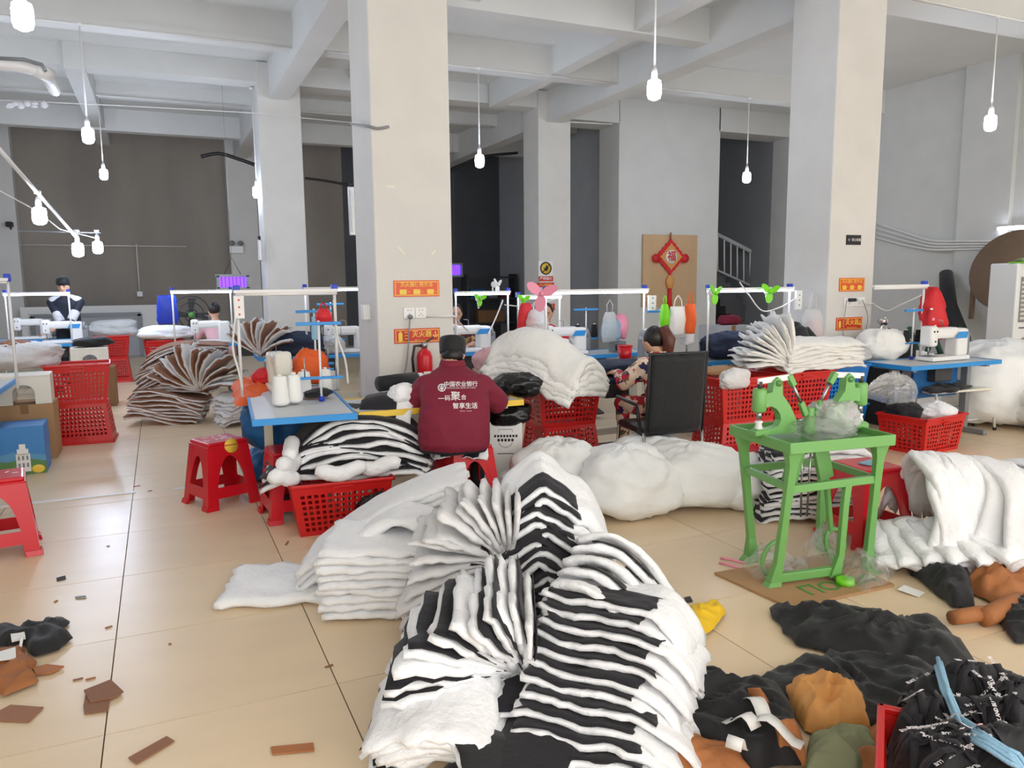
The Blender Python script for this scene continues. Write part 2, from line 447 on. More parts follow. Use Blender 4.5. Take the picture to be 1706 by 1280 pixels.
# emergency light on the rear pilaster
e = thing('emergency_light', 'white twin-head emergency light on the rear pilaster', 'emergency light', dp(394, 416, 18.56))
MB().box(0,0,0,.3,.09,.16,bev=.01).build('housing', 'white_plastic', e)
for s in (-.09,.09): MB().cyl((s,0,.14),(s,-.08,.14),.055,12).build('lamp_head', 'grey_metal', e)
# insect killers
def bug_lamp(lab, p, w, h):
    t = thing('insect_killer_lamp', lab, 'insect lamp', p)
    fr = MB()
    for z in (-h/2,h/2): fr.box(0,0,z,w+.06,.08,.04)
    for x in (-w/2,w/2): fr.box(x,0,0,.04,.08,h)
    fr.build('frame', 'grey_metal', t); MB().box(0,.02,0,w,.03,h-.03).build('glowing_panel', 'uv', t)
    g = MB()
    for k in range(9): g.cyl((-w/2+w*k/8,-.02,-h/2),(-w/2+w*k/8,-.02,h/2),.004,4)
    g.build('grille', 'dark_metal', t)
    MB().tube([(-w*.3,0,h/2),(0,0,h/2+.28),(w*.3,0,h/2)],.006,4).build('hanging_wire', 'dark_metal', t)
    MB().cyl((0,0,h/2+.28),(0,0,4.82-p.z),.002,4).build('suspension_wire','grey_metal',t)
bug_lamp('violet glowing insect lamp hanging by the slim rear column', dp(388, 470, 13.0), .44, .2)
bug_lamp('small violet insect lamp in the dim room behind the thick column', dp(758, 450, 16.5), .3, .26)
# wall camera
c = thing('security_camera', 'black security camera on a white bracket at the far pilaster', 'camera', dp(16, 374, 18.5))
MB().box(0,0,0,.12,.2,.1,bev=.02).build('camera_body', 'black_plastic', c); MB().tube([(0,.05,-.03),(0,.12,-.1),(-.04,.12,-.5),(0,.12,-1.1)],.02,6).build('bracket_cable', 'dark_metal', c)
# vertical silver fixtures
for lab, p, h in (('silver upright light bracket beside the thick column edge', dp(586, 352, 9.0), .55), ('short silver upright bracket on the slim rear column', dp(433, 417, 12.44), .32)):
    t = thing('wall_light', lab, 'wall light', p)
    MB().box(0,0,0,.07,.05,h,bev=.008).build('housing', 'steel', t); MB().box(0,-.03,0,.03,.02,h*.85).build('diffuser', 'white_plastic', t)
    MB().cyl((0,0,h/2),(0,0,h/2+.05),.02,8).build('end_cap', 'black_plastic', t)
# signs -------------------------------------------------------------
def rect_sign(name, lab, cat, x0, y0, x1, y1, Y, base, border):
    a, b = dp(x0, y1, Y), dp(x1, y0, Y); w, h = b.x-a.x, b.z-a.z
    t = thing(name, lab, cat, ((a.x+b.x)/2, Y-.004, (a.z+b.z)/2))
    MB().box(0,0,0,w,.006,h).build('plate', base, t)
    if border:
        f = MB()
        for z in (-h/2+.012,h/2-.012): f.box(0,-.004,z,w-.012,.002,.006)
        for x in (-w/2+.012,w/2-.012): f.box(x,-.004,0,.006,.002,h-.024)
        f.build('border', border, t)
    return t, w, h
def ext_sign(lab, x0, y0, x1, y1):
    t, w, h = rect_sign('fire_extinguisher_sign', lab, 'sign', x0, y0, x1, y1, YA, 'sign_red', 'sign_yellow')
    text('灭火器', h*.48, 'sign_yellow', t, face(w*.1,-.0045,h*.08), bold=.012)
    text('FIRE EXTINGUISHER', h*.12, 'sign_yellow', t, face(w*.1,-.0045,-h*.3))
    text('↓', h*.6, 'sign_yellow', t, face(w*.4,-.0045,0), bold=.02)
    i = MB().prism([(-.016,-.04),(.016,-.04),(.016,.02),(.008,.028),(.008,.036),(-.008,.036),(-.008,.028),(-.016,.02)], .002)
    i.build('extinguisher_icon', 'sign_yellow', t, loc=(-w*.37,-.0045,0))
    fl = MB()
    for k in range(3): fl.prism([(-.014,-.03+.025*k),(.0,-.022+.025*k),(.014,-.03+.025*k),(.014,-.022+.025*k),(0,-.014+.025*k),(-.014,-.022+.025*k)], .002)
    fl.build('flame_icon', 'sign_yellow', t, loc=(-w*.24,-.0045,0))
def use_sign(lab, x0, y0, x1, y1):
    t, w, h = rect_sign('instruction_sign', lab, 'sign', x0, y0, x1, y1, YA, 'sign_orange', 'sign_yellow')
    text('灭火器使用方法', h*.3, 'sign_yellow', t, face(0,-.0045,h*.22), bold=.01)
    for k in range(3):
        g = MB(); g.box(0,0,0,w*.15,.002,h*.3); g.prism([(w*.1,-.003),(w*.16,0),(w*.1,.003)],.002)
        g.build('step_picture', 'sign_yellow', t, loc=(-w*.3+k*w*.3,-.0045,-h*.2))
use_sign('orange instruction sign with yellow lettering on the thick column', 656, 467, 731, 495)
ext_sign('red extinguisher arrow sign above the fire extinguisher', 657, 546, 732, 573)
use_sign('orange instruction sign on the column beside the air conditioner', 1397, 463, 1440, 486)
ext_sign('red extinguisher arrow sign on the column above the grey cables', 1392, 528, 1436, 551)
t, w, h = rect_sign('name_plaque', 'small black plaque high on the column beside the pink plastic bag', 'plaque', 1409, 392, 1434, 408, YA, 'ink', None)
text('禁止吸烟', h*.32, 'paper', t, face(w*.16,-.0045,.0)); MB().lathe([(.014,0),(.014,.002)],14,M=face(-w*.32,-.003,0)).build('emblem','steel',t)
t, w, h = rect_sign('no_fire_sign', 'white and red no open flame sign on the rear column', 'sign', 897, 435, 921, 469, YB, 'paper', None)
MB().lathe([(w*.36,0),(w*.36,.003)],20,M=face(0,-.004,h*.14)).build('warning_disc','sign_yellow',t)
MB().tube([(w*.36*math.cos(a),-.008,h*.14+w*.36*math.sin(a)) for a in [2*PI*k/20 for k in range(20)]],w*.04,5,closed=True).build('warning_ring','ink',t)
MB().prism([(-.02,-.05),(.03,-.04),(.05,.02),(.0,.06),(-.01,.0),(-.05,.03)],.002).build('flame_icon','ink',t,loc=(0,-.009,h*.14))
MB().box(0,-.011,h*.14,w*.68,.002,w*.05,ry=-.8).build('slash','ink',t)
MB().box(0,-.004,-h*.37,w,.004,h*.25).build('caption_band','sign_red',t); text('严禁烟火', h*.17, 'paper', t, face(0,-.0075,-h*.37), bold=.01)
t, w, h = rect_sign('small_red_sign', 'small red sign just under the no open flame sign', 'sign', 894, 471, 923, 479, YB, 'sign_red', None); text('灭火器使用', h*.6, 'sign_yellow', t, face(0,-.0045,0))
t, w, h = rect_sign('small_red_sign', 'small red sign low on the rear column behind the pink fan', 'sign', 898, 506, 924, 518, YB, 'sign_red', None); text('灭火器', h*.7, 'sign_yellow', t, face(0,-.0045,0))
# sockets
def socket(lab, x0, y0, x1, y1, n=2):
    a, b = dp(x0, y1, YA), dp(x1, y0, YA); w, h = b.x-a.x, b.z-a.z
    t = thing('wall_socket', lab, 'socket', ((a.x+b.x)/2, YA-.006, (a.z+b.z)/2))
    for k in range(n):
        pl = MB().box(0,0,0,w/n-.002,.012,h,bev=.003).build('plate', 'white_plastic', t, loc=(-w/2+w/n*(k+.5),0,0))
        hm = MB()
        for (x,z) in ((-.012,.022),(.012,.022),(0,-.008),(-.014,-.022),(.014,-.022)): hm.box(x,-.007,z,.004,.002,.009)
        tag(hm.build('slots', 'ink', pl), kind='stuff')
    return t
s = socket('white double wall socket between the two signs of the thick column', 672, 512, 710, 531)
MB().lathe([(.018,0),(.02,.02),(.014,.045),(.006,.06)],10,M=face(-.045,-.008,-.03)).build('plug','grey_metal',s)
cable('grey cord hanging down the thick column from the plug', [dp(683,527,5.86), dp(681,560,5.86), dp(678,600,5.86), dp(674,622,5.86), dp(672,640,5.8)], .006, 'grey_metal')
conduit('white trunking running out from the thick column socket', [dp(711,527,5.88), dp(757,527,5.88)], .01)
cable('white wire running from the thick column to the sewing machine behind', [dp(757,527,5.88), dp(768,540,6.6), dp(780,552,7.2)], .006, 'pvc')
s = socket('white double wall socket on the column with two chargers', 1404, 495, 1440, 511)
MB().box(-.05,-.02,.02,.09,.035,.035,bev=.006).build('charger','ink',s); MB().box(.06,-.02,.02,.08,.03,.03,bev=.006).build('charger','white_plastic',s)
cable('thin grey charger cable hanging straight beside the red arrow sign', [dp(1411,500,5.86), dp(1405,545,5.86), dp(1404,590,5.86), dp(1398,606,5.7)], .004, 'grey_metal')
cable('thin grey charger cable looping wide across the red arrow sign', [dp(1437,500,5.84), dp(1446,530,5.84), dp(1438,560,5.84), dp(1422,590,5.84), dp(1421,602,5.7)], .004, 'grey_metal')
conduit('white trunking stub at the column beside the air conditioner', [dp(1440,506,5.88), dp(1456,506,5.88)], .01)
cable('white cable running from the column to the red bag machine', [dp(1456,508,5.9), dp(1478,518,5.8), dp(1500,508,5.7), dp(1535,492,5.6)], .007, 'pvc')
MBsw = MB().box(0,0,0,.06,.09,.12,bev=.006)
one('wall_switch', MBsw, 'white_plastic', 'small white switch box on the shaded side of the thick column', 'switch', loc=xp(609, 520, 1.5))
# marks on the thick column
for k,(x,y,l,ry) in enumerate(((668,417,.09,.8),(722,421,.05,-.9),(651,311,.06,.05))):
    one('tape_scrap', MB().box(0,0,0,l,.003,.018,ry=ry), 'cream_plastic', ('peeling tape strip high on the thick column, lower side','short peeling tape strip across from the longer one on the column','grey tape scrap under the wire end on the thick column')[k], 'tape', loc=dp(x,y,5.897))
cable('wire end wrapped onto the thick column', [dp(585,207,6.3), dp(612,210,5.88), dp(630,214,5.88), dp(648,211,5.88)], .01, 'grey_metal')
# fire extinguisher
fx = thing('fire_extinguisher', 'red fire extinguisher hanging on the thick column behind the seated worker', 'extinguisher', dp(708, 622, 5.83))
MB().lathe([(.05,-.12),(.062,-.1),(.062,.13),(.05,.17),(.022,.19),(.022,.2)],16).build('cylinder','red_stool',fx)
MB().box(0,-.063,-.02,.06,.004,.08).build('paper_label','paper',fx)
MB().lathe([(.024,.2),(.024,.235),(.012,.25)],10).build('valve','steel',fx)
MB().box(.03,0,.255,.11,.015,.012,ry=-.5).build('squeeze_handle','black_plastic',fx)
MB().tube([(-.02,0,.22),(-.08,0,.22),(-.1,0,.12),(-.09,0,-.02)],.011,8).build('hose','black_plastic',fx)
# good luck knot on its board
a, b = dp(1070, 512, 12.46), dp(1162, 392, 12.46)
one('notice_board', MB().box(0,0,0,b.x-a.x,.03,b.z-a.z), 'wood', 'plain beige board fixed to the rear wall behind the knot', 'board', loc=((a.x+b.x)/2,12.47,(a.z+b.z)/2))
kc = dp(1117, 428, 12.42)
kn = thing('lucky_knot', 'red diamond knot ornament with tassel hung on the beige board', 'ornament', kc)
def diamond(r, wob=0, n=32):
    out = []
    for k in range(n):
        a_ = 2*PI*k/n; c_, s_ = math.cos(a_), math.sin(a_); q = r/(abs(c_)+abs(s_)); q *= 1+wob*math.cos(16*a_); out.append((c_*q, s_*q))
    return out
MB().prism(diamond(.34,.04),.03).build('fringe','red_cloth',kn,loc=(0,0,0))
MB().prism(diamond(.25,.03),.02).build('gold_panel','ochre_cloth',kn,loc=(0,-.022,0))
MB().lathe([(.13,0),(.13,.012)],20,M=face(0,-.03,0)).build('paper_disc','paper',kn); text('福', .2, 'sign_red', kn, face(0,-.045,0), bold=.02)
for s_ in (-1,1): MB().lathe([(.085,0),(.085,.03)],14,M=face(s_*.33,-.0,-.03)).build('side_rosette','red_cloth',kn)
MB().cyl((0,0,.3),(0,0,.46),.015,6).build('loop','brown_cloth',kn)
MB().ell((0,0,-.48),(.09,.05,.14),12,8).build('lower_knot','ochre_cloth',kn); MB().cyl((0,0,-.6),(0,0,-1.0),.035,8,r2=.05).build('tassel','red_cloth',kn); MB().cyl((0,0,-.32),(0,0,-.4),.02,6).build('cord','red_cloth',kn)
# pipes on the right wall, running down out of the stairwell
labs = ('uppermost','second','third','lowest')
for k in range(4):
    dz = k*5.2
    cable(f'{labs[k]} of four white pipes bending along the side wall', [xp(1448,368+dz*1.6,11.9), xp(1500,385+dz*1.4,11.9), xp(1547,400+dz,11.84), xp(1585,402+dz*.9,11.84), xp(1720,402+dz*.7,11.84)], .018, 'pvc', 'pipe', 'wall_pipe', k=2)
tl = thing('wall_tube_light', 'glowing tube light high on the wall over the air conditioner', 'tube light', xp(1690, 381, 11.8))
MB().cyl((0,.25,0),(0,-.6,0),.016,8).build('tube','tube',tl); MB().box(.05,-.18,.02,.05,.95,.05).build('batten','white_plastic',tl)
# stair railing
ra, rb = dp(1190, 388, 13.6), dp(1296, 442, 13.6); la, lb = dp(1190, 448, 13.6), dp(1296, 497, 13.6)
rl = thing('stair_railing', 'white sloping stair railing in the dark stair opening', 'railing', ra)
MB().tube([Vector((0,0,0)), rb-ra], .045, 8).build('handrail','paint_dim',rl); MB().tube([la-ra, lb-ra], .025, 6).build('bottom_rail','paint_dim',rl)
for k in range(10):
    t_ = (k+.5)/10; MB().cyl((rb-ra)*t_, (la-ra).lerp(lb-ra, t_), .016, 6).build('baluster','white_metal',rl)
st = MB()
for k in range(7): st.box(10.6+.16*k+.3, 14.3, 1.7-.17*k, .6-.0*k, 1.2, .17)
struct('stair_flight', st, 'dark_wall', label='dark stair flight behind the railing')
for k in (0,1): cable(('upper','lower')[k]+' pipe sloping across the dark stair opening wall', [dp(1195,300+k*9,15.4), dp(1330,338+k*10,15.4)], .02, 'paint_dim', 'pipe', 'wall_pipe', k=2)
# leaning white panel frame at the brown wall
a, b = dp(42, 622, 18.3), dp(262, 508, 18.3)
wp = thing('leaning_panel', 'white framed glass panel leaning on the brown wall', 'panel', (a.x, 18.4, 0))
Wd, Hd = b.x-a.x, b.z
MB().box(Wd/2,0,Hd/2,Wd,.05,Hd).build('white_backing','paper',wp)
MB().box(Wd*.47,-.05,Hd*.42,Wd*.78,.03,Hd*.8).build('grey_pane','paint_dim',wp)
f = MB()
for x in (.08,.86): f.box(Wd*x,-.06,Hd*.42,.09,.05,Hd*.82)
f.box(Wd*.47,-.06,Hd*.83,Wd*.8,.05,.08); f.build('pane_frame','grey_metal',wp)
# ================================================================== STOOLS, CRATES, CHAIR
def bands_mb(W0, W1, H, cols, lo, hi):
    """one side of a stool: for each column x in 0..1 the solid bands lo(x)..hi(x); leaning panel, returns strips"""
    mb = MB(); vs = []; fs = []
    for i in range(cols+1):
        t = i/cols; z0, z1 = lo(t), hi(t)
        for z in (z0, z1):
            w = W0+(W1-W0)*(z/H); vs.append(((t-.5)*w, -w/2, z))
    for i in range(cols): fs.append((2*i, 2*i+2, 2*i+3, 2*i+1))
    return mb.add(vs, fs, 0, False)
def make_stool(label, loc, rz, group='red plastic stools'):
    t = thing('plastic_stool', label, 'stool', loc, rz, group)
    W0, W1, H = .38, .285, .43
    sm = MB().box(0,0,.445,.29,.29,.03,bev=.014); sm.box(0,0,.43,.3,.3,.012,bev=.005); sm.build('seat','red_stool',t)
    lw = .2
    for k in range(4):
        M = Matrix.Rotation(PI/2*k, 4, 'Z')
        arch = lambda x: .13+.22*math.sqrt(max(0,1-((x-.5)/(.5-lw))**2))
        a = bands_mb(W0,W1,H,16,lambda x: arch(lw+(1-2*lw)*x) if False else max(.15,.12+.24*math.sqrt(max(0,1-((x-.5)/.5)**2))),lambda x: H)
        for v in a.v:                       # squeeze between the legs
            v.x *= (1-2*lw); 
        a.v = [M @ v for v in a.v]; solid(a.build('apron','red_stool',t),.008)
        s_ = MB(); w = lambda z: W0+(W1-W0)*z/H
        z0,z1 = .075,.15; s_.add([(-w(z0)/2*(1-2*lw),-w(z0)/2,z0),(w(z0)/2*(1-2*lw),-w(z0)/2,z0),(w(z1)/2*(1-2*lw),-w(z1)/2,z1),(-w(z1)/2*(1-2*lw),-w(z1)/2,z1)],[(0,1,2,3)],0,False,M)
        solid(s_.build('stretcher','red_stool',t),.008)
        lg = MB(); f0 = W0/2; f1 = W1/2; q = lambda w_: w_*2*lw
        lo_ = [(-f0,-f0+q(f0),0),(-f0,-f0,0),(-f0+q(f0),-f0,0)]; hi_ = [(-f1,-f1+q(f1),H),(-f1,-f1,H),(-f1+q(f1),-f1,H)]
        lg.add(lo_+hi_,[(0,1,4,3),(1,2,5,4)],0,False,M)
        ft = [(x*1.06,y*1.06,.0) for x,y,z in lo_]; up = [(x*1.02,y*1.02,.03) for x,y,z in lo_]
        lg.add(ft+up,[(0,1,4,3),(1,2,5,4)],0,False,M)
        solid(lg.build('leg','red_stool',t),.01)
    return t
s1 = make_stool('red plastic stool with a yellow sticker standing alone on the tiles', (.32,5.76,0), R(22))
MB().lathe([(.05,0),(.05,.002)],16,M=Matrix.Translation((.02,-.148,.425))@Matrix.Rotation(PI/2-.15,4,'X')).build('yellow_sticker','sign_yellow',s1)
for k in range(9):
    MB().box(.11*math.cos(k*1.7)*((k%3+1)/3.2),.11*math.sin(k*1.7)*((k%3+1)/3.2),.4605,.045,.014,.001,rz=k*1.3).build('worn_print','white_ink',s1)
s2 = make_stool('red plastic stool cut by the picture edge beside the blue carton', (-.93,5.22,0), R(8))
for k in range(6): MB().box(.1-.04*k,.05*math.sin(k*2),.4605,.03,.01,.001,rz=k).build('worn_print','white_ink',s2)
make_stool('red plastic stool buried under the striped stack beside the crate', (.74,5.22,0), R(4))
make_stool('red plastic stool under the worker in maroon', (1.82,4.83,0), R(6))
make_stool('red plastic stool carrying a phone beside the green press', (3.74,3.2,0), R(-6))
one('phone', MB().box(0,0,0,.16,.075,.009,bev=.003,rz=.2), 'blue_strap', 'pale smartphone lying on the stool beside the green press', 'phone', loc=(3.76,3.19,.466))

def crate_wall(mb, w0, w1, z0, z1, off0, off1, nx, ny, ang, hole=True):
    M = Matrix.Rotation(ang, 4, 'Z'); vs = []; fs = []
    def pt(u, v):
        w = w0+(w1-w0)*v; return ((u-.5)*w, -(off0+(off1-off0)*v), z0+(z1-z0)*v)
    V = [0,.07]+[.07+.75*(j/ny) for j in range(1,ny+1)]+[1]
    U = [0,.06]+[.06+.88*(i/nx) for i in range(1,nx+1)]+[1]
    for j in range(len(V)-1):
        for i in range(len(U)-1):
            u0,u1,v0,v1 = U[i],U[i+1],V[j],V[j+1]
            o = len(vs)
            if hole and 0 < i < len(U)-2 and 0 < j < len(V)-2:
                a = .2; uu = (u0+(u1-u0)*a, u1-(u1-u0)*a); vv = (v0+(v1-v0)*a, v1-(v1-v0)*a)
                vs += [pt(u0,v0),pt(u1,v0),pt(u1,v1),pt(u0,v1),pt(uu[0],vv[0]),pt(uu[1],vv[0]),pt(uu[1],vv[1]),pt(uu[0],vv[1])]
                fs += [(o,o+1,o+5,o+4),(o+1,o+2,o+6,o+5),(o+2,o+3,o+7,o+6),(o+3,o,o+4,o+7)]
            else:
                vs += [pt(u0,v0),pt(u1,v0),pt(u1,v1),pt(u0,v1)]; fs += [(o,o+1,o+2,o+3)]
    mb.add(vs, fs, 0, False, M)
CRATE = {}
def make_crate(label, loc, rz=0, w=.58, d=.4, h=.37, flip=False, m='red_plastic', group='red plastic crates', nx=13, ny=7):
    key = (w,d,h,m,nx,ny)
    if key not in CRATE:
        b = MB(); k = .84
        crate_wall(b, w*k, w, 0, h, d*k/2, d/2, nx, ny, 0); crate_wall(b, w*k, w, 0, h, d*k/2, d/2, nx, ny, PI)
        n2 = max(5,int(nx*.66))
        crate_wall(b, d*k, d, 0, h, w*k/2, w/2, n2, ny, PI/2); crate_wall(b, d*k, d, 0, h, w*k/2, w/2, n2, ny, -PI/2)
        me = b.mesh('crate_walls'); me.materials.append(MATS[m])
        r = MB()
        for s_ in (-1,1):
            r.box(0,s_*(d/2+.004),h-.008,w+.03,.022,.022,bev=.006); r.box(s_*(w/2+.004),0,h-.008,.022,d+.03,.022,bev=.006)
        rm = r.mesh('rim'); rm.materials.append(MATS[m])
        g = MB().box(0,0,.006,w*k,d*k,.012).mesh('base'); g.materials.append(MATS[m])
        hh = MB()
        hh.box(0,0,0,.13,.012,.012); hh.box(0,0,-.035,.13,.012,.012); hm = hh.mesh('handle'); hm.materials.append(MATS[m])
        CRATE[key] = (me, rm, g, hm)
    me, rm, g, hm = CRATE[key]
    t = thing('plastic_crate', label, 'crate', loc, rz, group)
    wl = obj('crate_wall', me, t); solid(wl, .004); obj('rim', rm, t); obj('base', g, t)
    for s_ in (-1,1): obj('handle', hm, t, (0, s_*(d/2+.008), h-.025))
    if flip:
        t.location.z += h+.001; t.rotation_euler = (PI, 0, -rz)
    return t
make_crate('red crate turned upside down at the floor behind the foam block', (-.77,8.68,0), .04, flip=True, h=.39, w=.56)
make_crate('red crate standing upright on the overturned one by the foam block', (-.77,8.68,.392), .04, h=.39, w=.56)
make_crate('far red crate upside down at the foot of the white sack', (-.72,13.85,0), 0, flip=True, w=.5)
make_crate('far red crate on top carrying a white sack', (-.72,13.85,.372), 0, w=.5)
make_crate('red crate upside down hidden behind the brown stack', (.02,12.3,0), .1, flip=True, w=.5)
make_crate('red crate under the white padding behind the brown stack', (.02,12.3,.372), .1, w=.5)
make_crate('red crate upside down under the one with the black sleeve', (2.98,5.62,0), -.05, flip=True, w=.56)
make_crate('red crate full of offcuts with a black sleeve hanging out', (2.98,5.62,.372), -.05, w=.56)
make_crate('lower red crate of the pair beside the black office chair', (4.38,5.12,0), 0, w=.62, d=.42, flip=True)
make_crate('upper red crate of the pair beside the black office chair', (4.38,5.12,.372), 0, w=.62, d=.42)
make_crate('lower red crate behind the green press heads', (5.06,5.2,0), 0, w=.62, d=.42, flip=True)
make_crate('upper red crate behind the press under fanned white padding', (5.06,5.2,.372), 0, w=.62, d=.42)
make_crate('single red crate on the floor in front of the bench', (6.2,4.75,0), .12, w=.62, d=.46, h=.33)
make_crate('blue crate with plastic film spilling over its top', (5.72,5.4,.372), 0, w=.62, d=.42, m='blue_plastic', group='blue plastic crates')
make_crate('lower blue crate beneath the one with plastic film', (5.72,5.4,0), 0, w=.62, d=.42, m='blue_plastic', group='blue plastic crates')
make_crate('red crate in front carrying the striped stack and a black bag', (.97,4.86,0), -.06, w=.62, d=.4, h=.33)
make_crate('red crate under the blue edged sewing table', (1.0,7.9,0), 0, w=.5)
make_crate('red crate at the bottom edge holding printed lanyards', (1.84,1.12,0), R(-50.6), w=.55, d=.46, h=.31)
rb_ = thing('round_basket', 'round dark red basket behind the green press leg', 'basket', (3.83,4.42,0))
MB().lathe([(.17,0),(.175,.01),(.22,.28),(.2,.28),(.16,.02)],22).build('basket_wall','red_stool',rb_)
MB().tube([(.215*math.cos(2*PI*k/22),.215*math.sin(2*PI*k/22),.28) for k in range(22)],.012,6,closed=True).build('rim','red_stool',rb_)

ch = thing('office_chair', 'black mesh back chair with chrome legs turned to the camouflage jacket worker', 'chair', (3.4,4.84,0), R(-6))
MB().box(0,0,.44,.46,.44,.06,bev=.025).build('seat','black_plastic',ch)
bk = MB()
def backf(u, v): return (-.23+.46*u, -.25-.05*math.sin(PI*u)+.05*(v-.5)*0-.05*v, .44+.58*v)
sheet_mb(backf, .02, 10, 10, 0, 0, 0, bk); bk.build('backrest','black_fabric',ch)
fr = MB().tube([backf(0,0),backf(0,.5),backf(0,1),backf(.5,1),backf(1,1),backf(1,.5),backf(1,0)],.014,8); fr.build('back_frame','black_plastic',ch)
for s_ in (-1,1):
    MB().tube([(s_*.24,-.24,.44),(s_*.24,-.26,.02),(s_*.24,-.2,.012),(s_*.24,.2,.012),(s_*.24,.24,.03),(s_*.22,.2,.43)],.012,8).build('leg','chrome',ch)
MB().cyl((-.24,-.26,.05),(.24,-.26,.05),.01,8).build('crossbar','chrome',ch)
for s_ in (-1,1): MB().tube([(s_*.25,-.2,.45),(s_*.27,-.18,.64),(s_*.27,.14,.66)],.014,8).build('armrest','black_plastic',ch)

# ================================================================== SEWING STATIONS
def make_machine(label, loc, rz=0, s=1.0, col='white_plastic', decal='blue_edge', group='sewing machines on the tables'):
    t = thing('sewing_machine', label, 'sewing machine', loc, rz, group); t.scale = (s, s, s)
    MB().box(0,0,.02,.5,.19,.04,bev=.01).build('bed',col,t)
    MB().box(.17,0,.16,.15,.15,.26,bev=.025).build('pillar',col,t)
    MB().box(-.03,0,.25,.36,.12,.1,bev=.03).build('arm',col,t)
    hd = MB().box(-.2,0,.225,.1,.13,.19,bev=.025).build('needle_head',col,t)
    for (x,z) in ((-.22,.27),(-.18,.27),(-.2,.18)): MB().cyl((x,-.066,z),(x,-.072,z),.008,8).build('screw','ink',hd)
    MB().cyl((-.2,0,.14),(-.2,0,.06),.007,8).build('needle_bar','steel',t)
    MB().box(-.2,-.01,.05,.03,.05,.012).build('presser_foot','steel',t)
    MB().box(-.2,0,.043,.1,.12,.004).build('needle_plate','steel',t)
    MB().lathe([(.02,0),(.06,.004),(.065,.02),(.06,.035),(.02,.04)],16,M=Matrix.Translation((.245,0,.22))@Matrix.Rotation(PI/2,4,'Y')).build('handwheel','grey_metal',t)
    if decal: MB().prism([(-.06,.0),(.09,.0),(.11,.06),(-.02,.06)],.004).build('panel_decal',decal,t,loc=(.12,-.077,.2))
    MB().box(.27,.02,.13,.1,.13,.2,bev=.03).build('motor','grey_metal',t)
    MB().tube([(0,.02,.3),(0,.02,.36),(-.06,.02,.37)],.004,6).build('thread_guide','steel',t)
    return t
def make_table(label, loc, rz=0, w=1.1, d=.55, h=.74, edge='blue_edge', top='table_top', leg='table_leg', box=True, group='sewing tables', skirt=None):
    t = thing('sewing_table', label, 'table', loc, rz, group)
    MB().box(0,0,h-.02,w-.02,d-.02,.03,bev=.008).build('tabletop',top,t)
    e_ = MB()
    for s_ in (-1,1): e_.box(0,s_*(d/2-.005),h-.02,w,.014,.04); e_.box(s_*(w/2-.005),0,h-.02,.014,d,.04)
    e_.build('edge_band',edge,t)
    for s_ in (-1,1):
        MB().box(s_*(w/2-.12),0,(h-.04)/2+.02,.055,.07,h-.08).build('leg',leg,t)
        MB().box(s_*(w/2-.12),0,.025,.06,min(d*.9,.6),.05,bev=.01).build('foot',leg,t); MB().box(s_*(w/2-.12),0,h-.05,.05,d*.8,.03).build('leg_bracket',leg,t)
    MB().box(0,.05,.22,w-.24,.04,.05).build('crossbar',leg,t)
    if box: MB().box(.12,.05,h-.13,.24,.2,.16,bev=.01).build('motor_box','dark_metal',t)
    MB().box(0,-.05,.09,.3,.2,.02,rx=.25).build('pedal','dark_metal',t)
    if skirt: MB().box(w*.1,d*.1,h-.22,w*.5,.03,.3).build('scrap_tray',skirt,t)
    return t
def tube_lamp(label, x0, x1, y, Y, lit=True, poles=(0.03,.97), zb=.74, thick=.013):
    a, b = dp(x0, y, Y), dp(x1, y, Y); w = b.x-a.x
    t = thing('tube_lamp', label, 'tube lamp', (a.x, Y, zb), 0, 'tube lamps above the sewing tables')
    H = a.z-zb
    MB().box(w/2,0,H+.016,w,.035,.022).build('housing','white_metal',t)
    MB().cyl((.01,0,H-.004),(w-.01,0,H-.004),thick,8).build('tube','tube' if lit else 'white_plastic',t)
    for p in poles:
        MB().cyl((w*p,.02,0),(w*p,.02,H+.02),.011,8).build('pole','white_metal',t)
        MB().box(w*p,.02,H+.03,.045,.05,.06,bev=.006).build('clamp','royal_blue',t)
    return t
def cone(label, loc, m='paper', s=1.0, group='thread cones'):
    t = thing('thread_cone', label, 'thread cone', loc, 0, group); t.scale = (s,s,s)
    MB().lathe([(.03,0),(.045,.012),(.047,.02),(.036,.15),(.034,.155),(.014,.16)],16).build('thread',m,t)
    MB().lathe([(.026,-.0),(.026,.012),(.02,.013)],12).build('core_foot','sign_yellow',t); MB().lathe([(.014,.16),(.012,.172)],10).build('core_tip','cream_plastic',t)
    return t
def thread_stand(label, loc, H=.55, rz=0, wid=.3):
    t = thing('thread_stand', label, 'thread stand', loc, rz, 'thread stands on the tables')
    MB().cyl((0,0,0),(0,0,H),.008,8).build('pole','white_metal',t)
    MB().box(0,0,H-.02,wid,.03,.022,bev=.004).build('guide_bar','blue_edge',t); MB().box(0,0,.16,wid,.05,.016,bev=.004).build('cone_rack','blue_edge',t)
    for s_ in (-1,1): MB().cyl((s_*wid*.35,0,.168),(s_*wid*.35,0,.3),.005,6).build('spool_pin','steel',t)
    MB().cyl((0,0,0),(0,0,.03),.02,8).build('clamp','royal_blue',t)
    return t
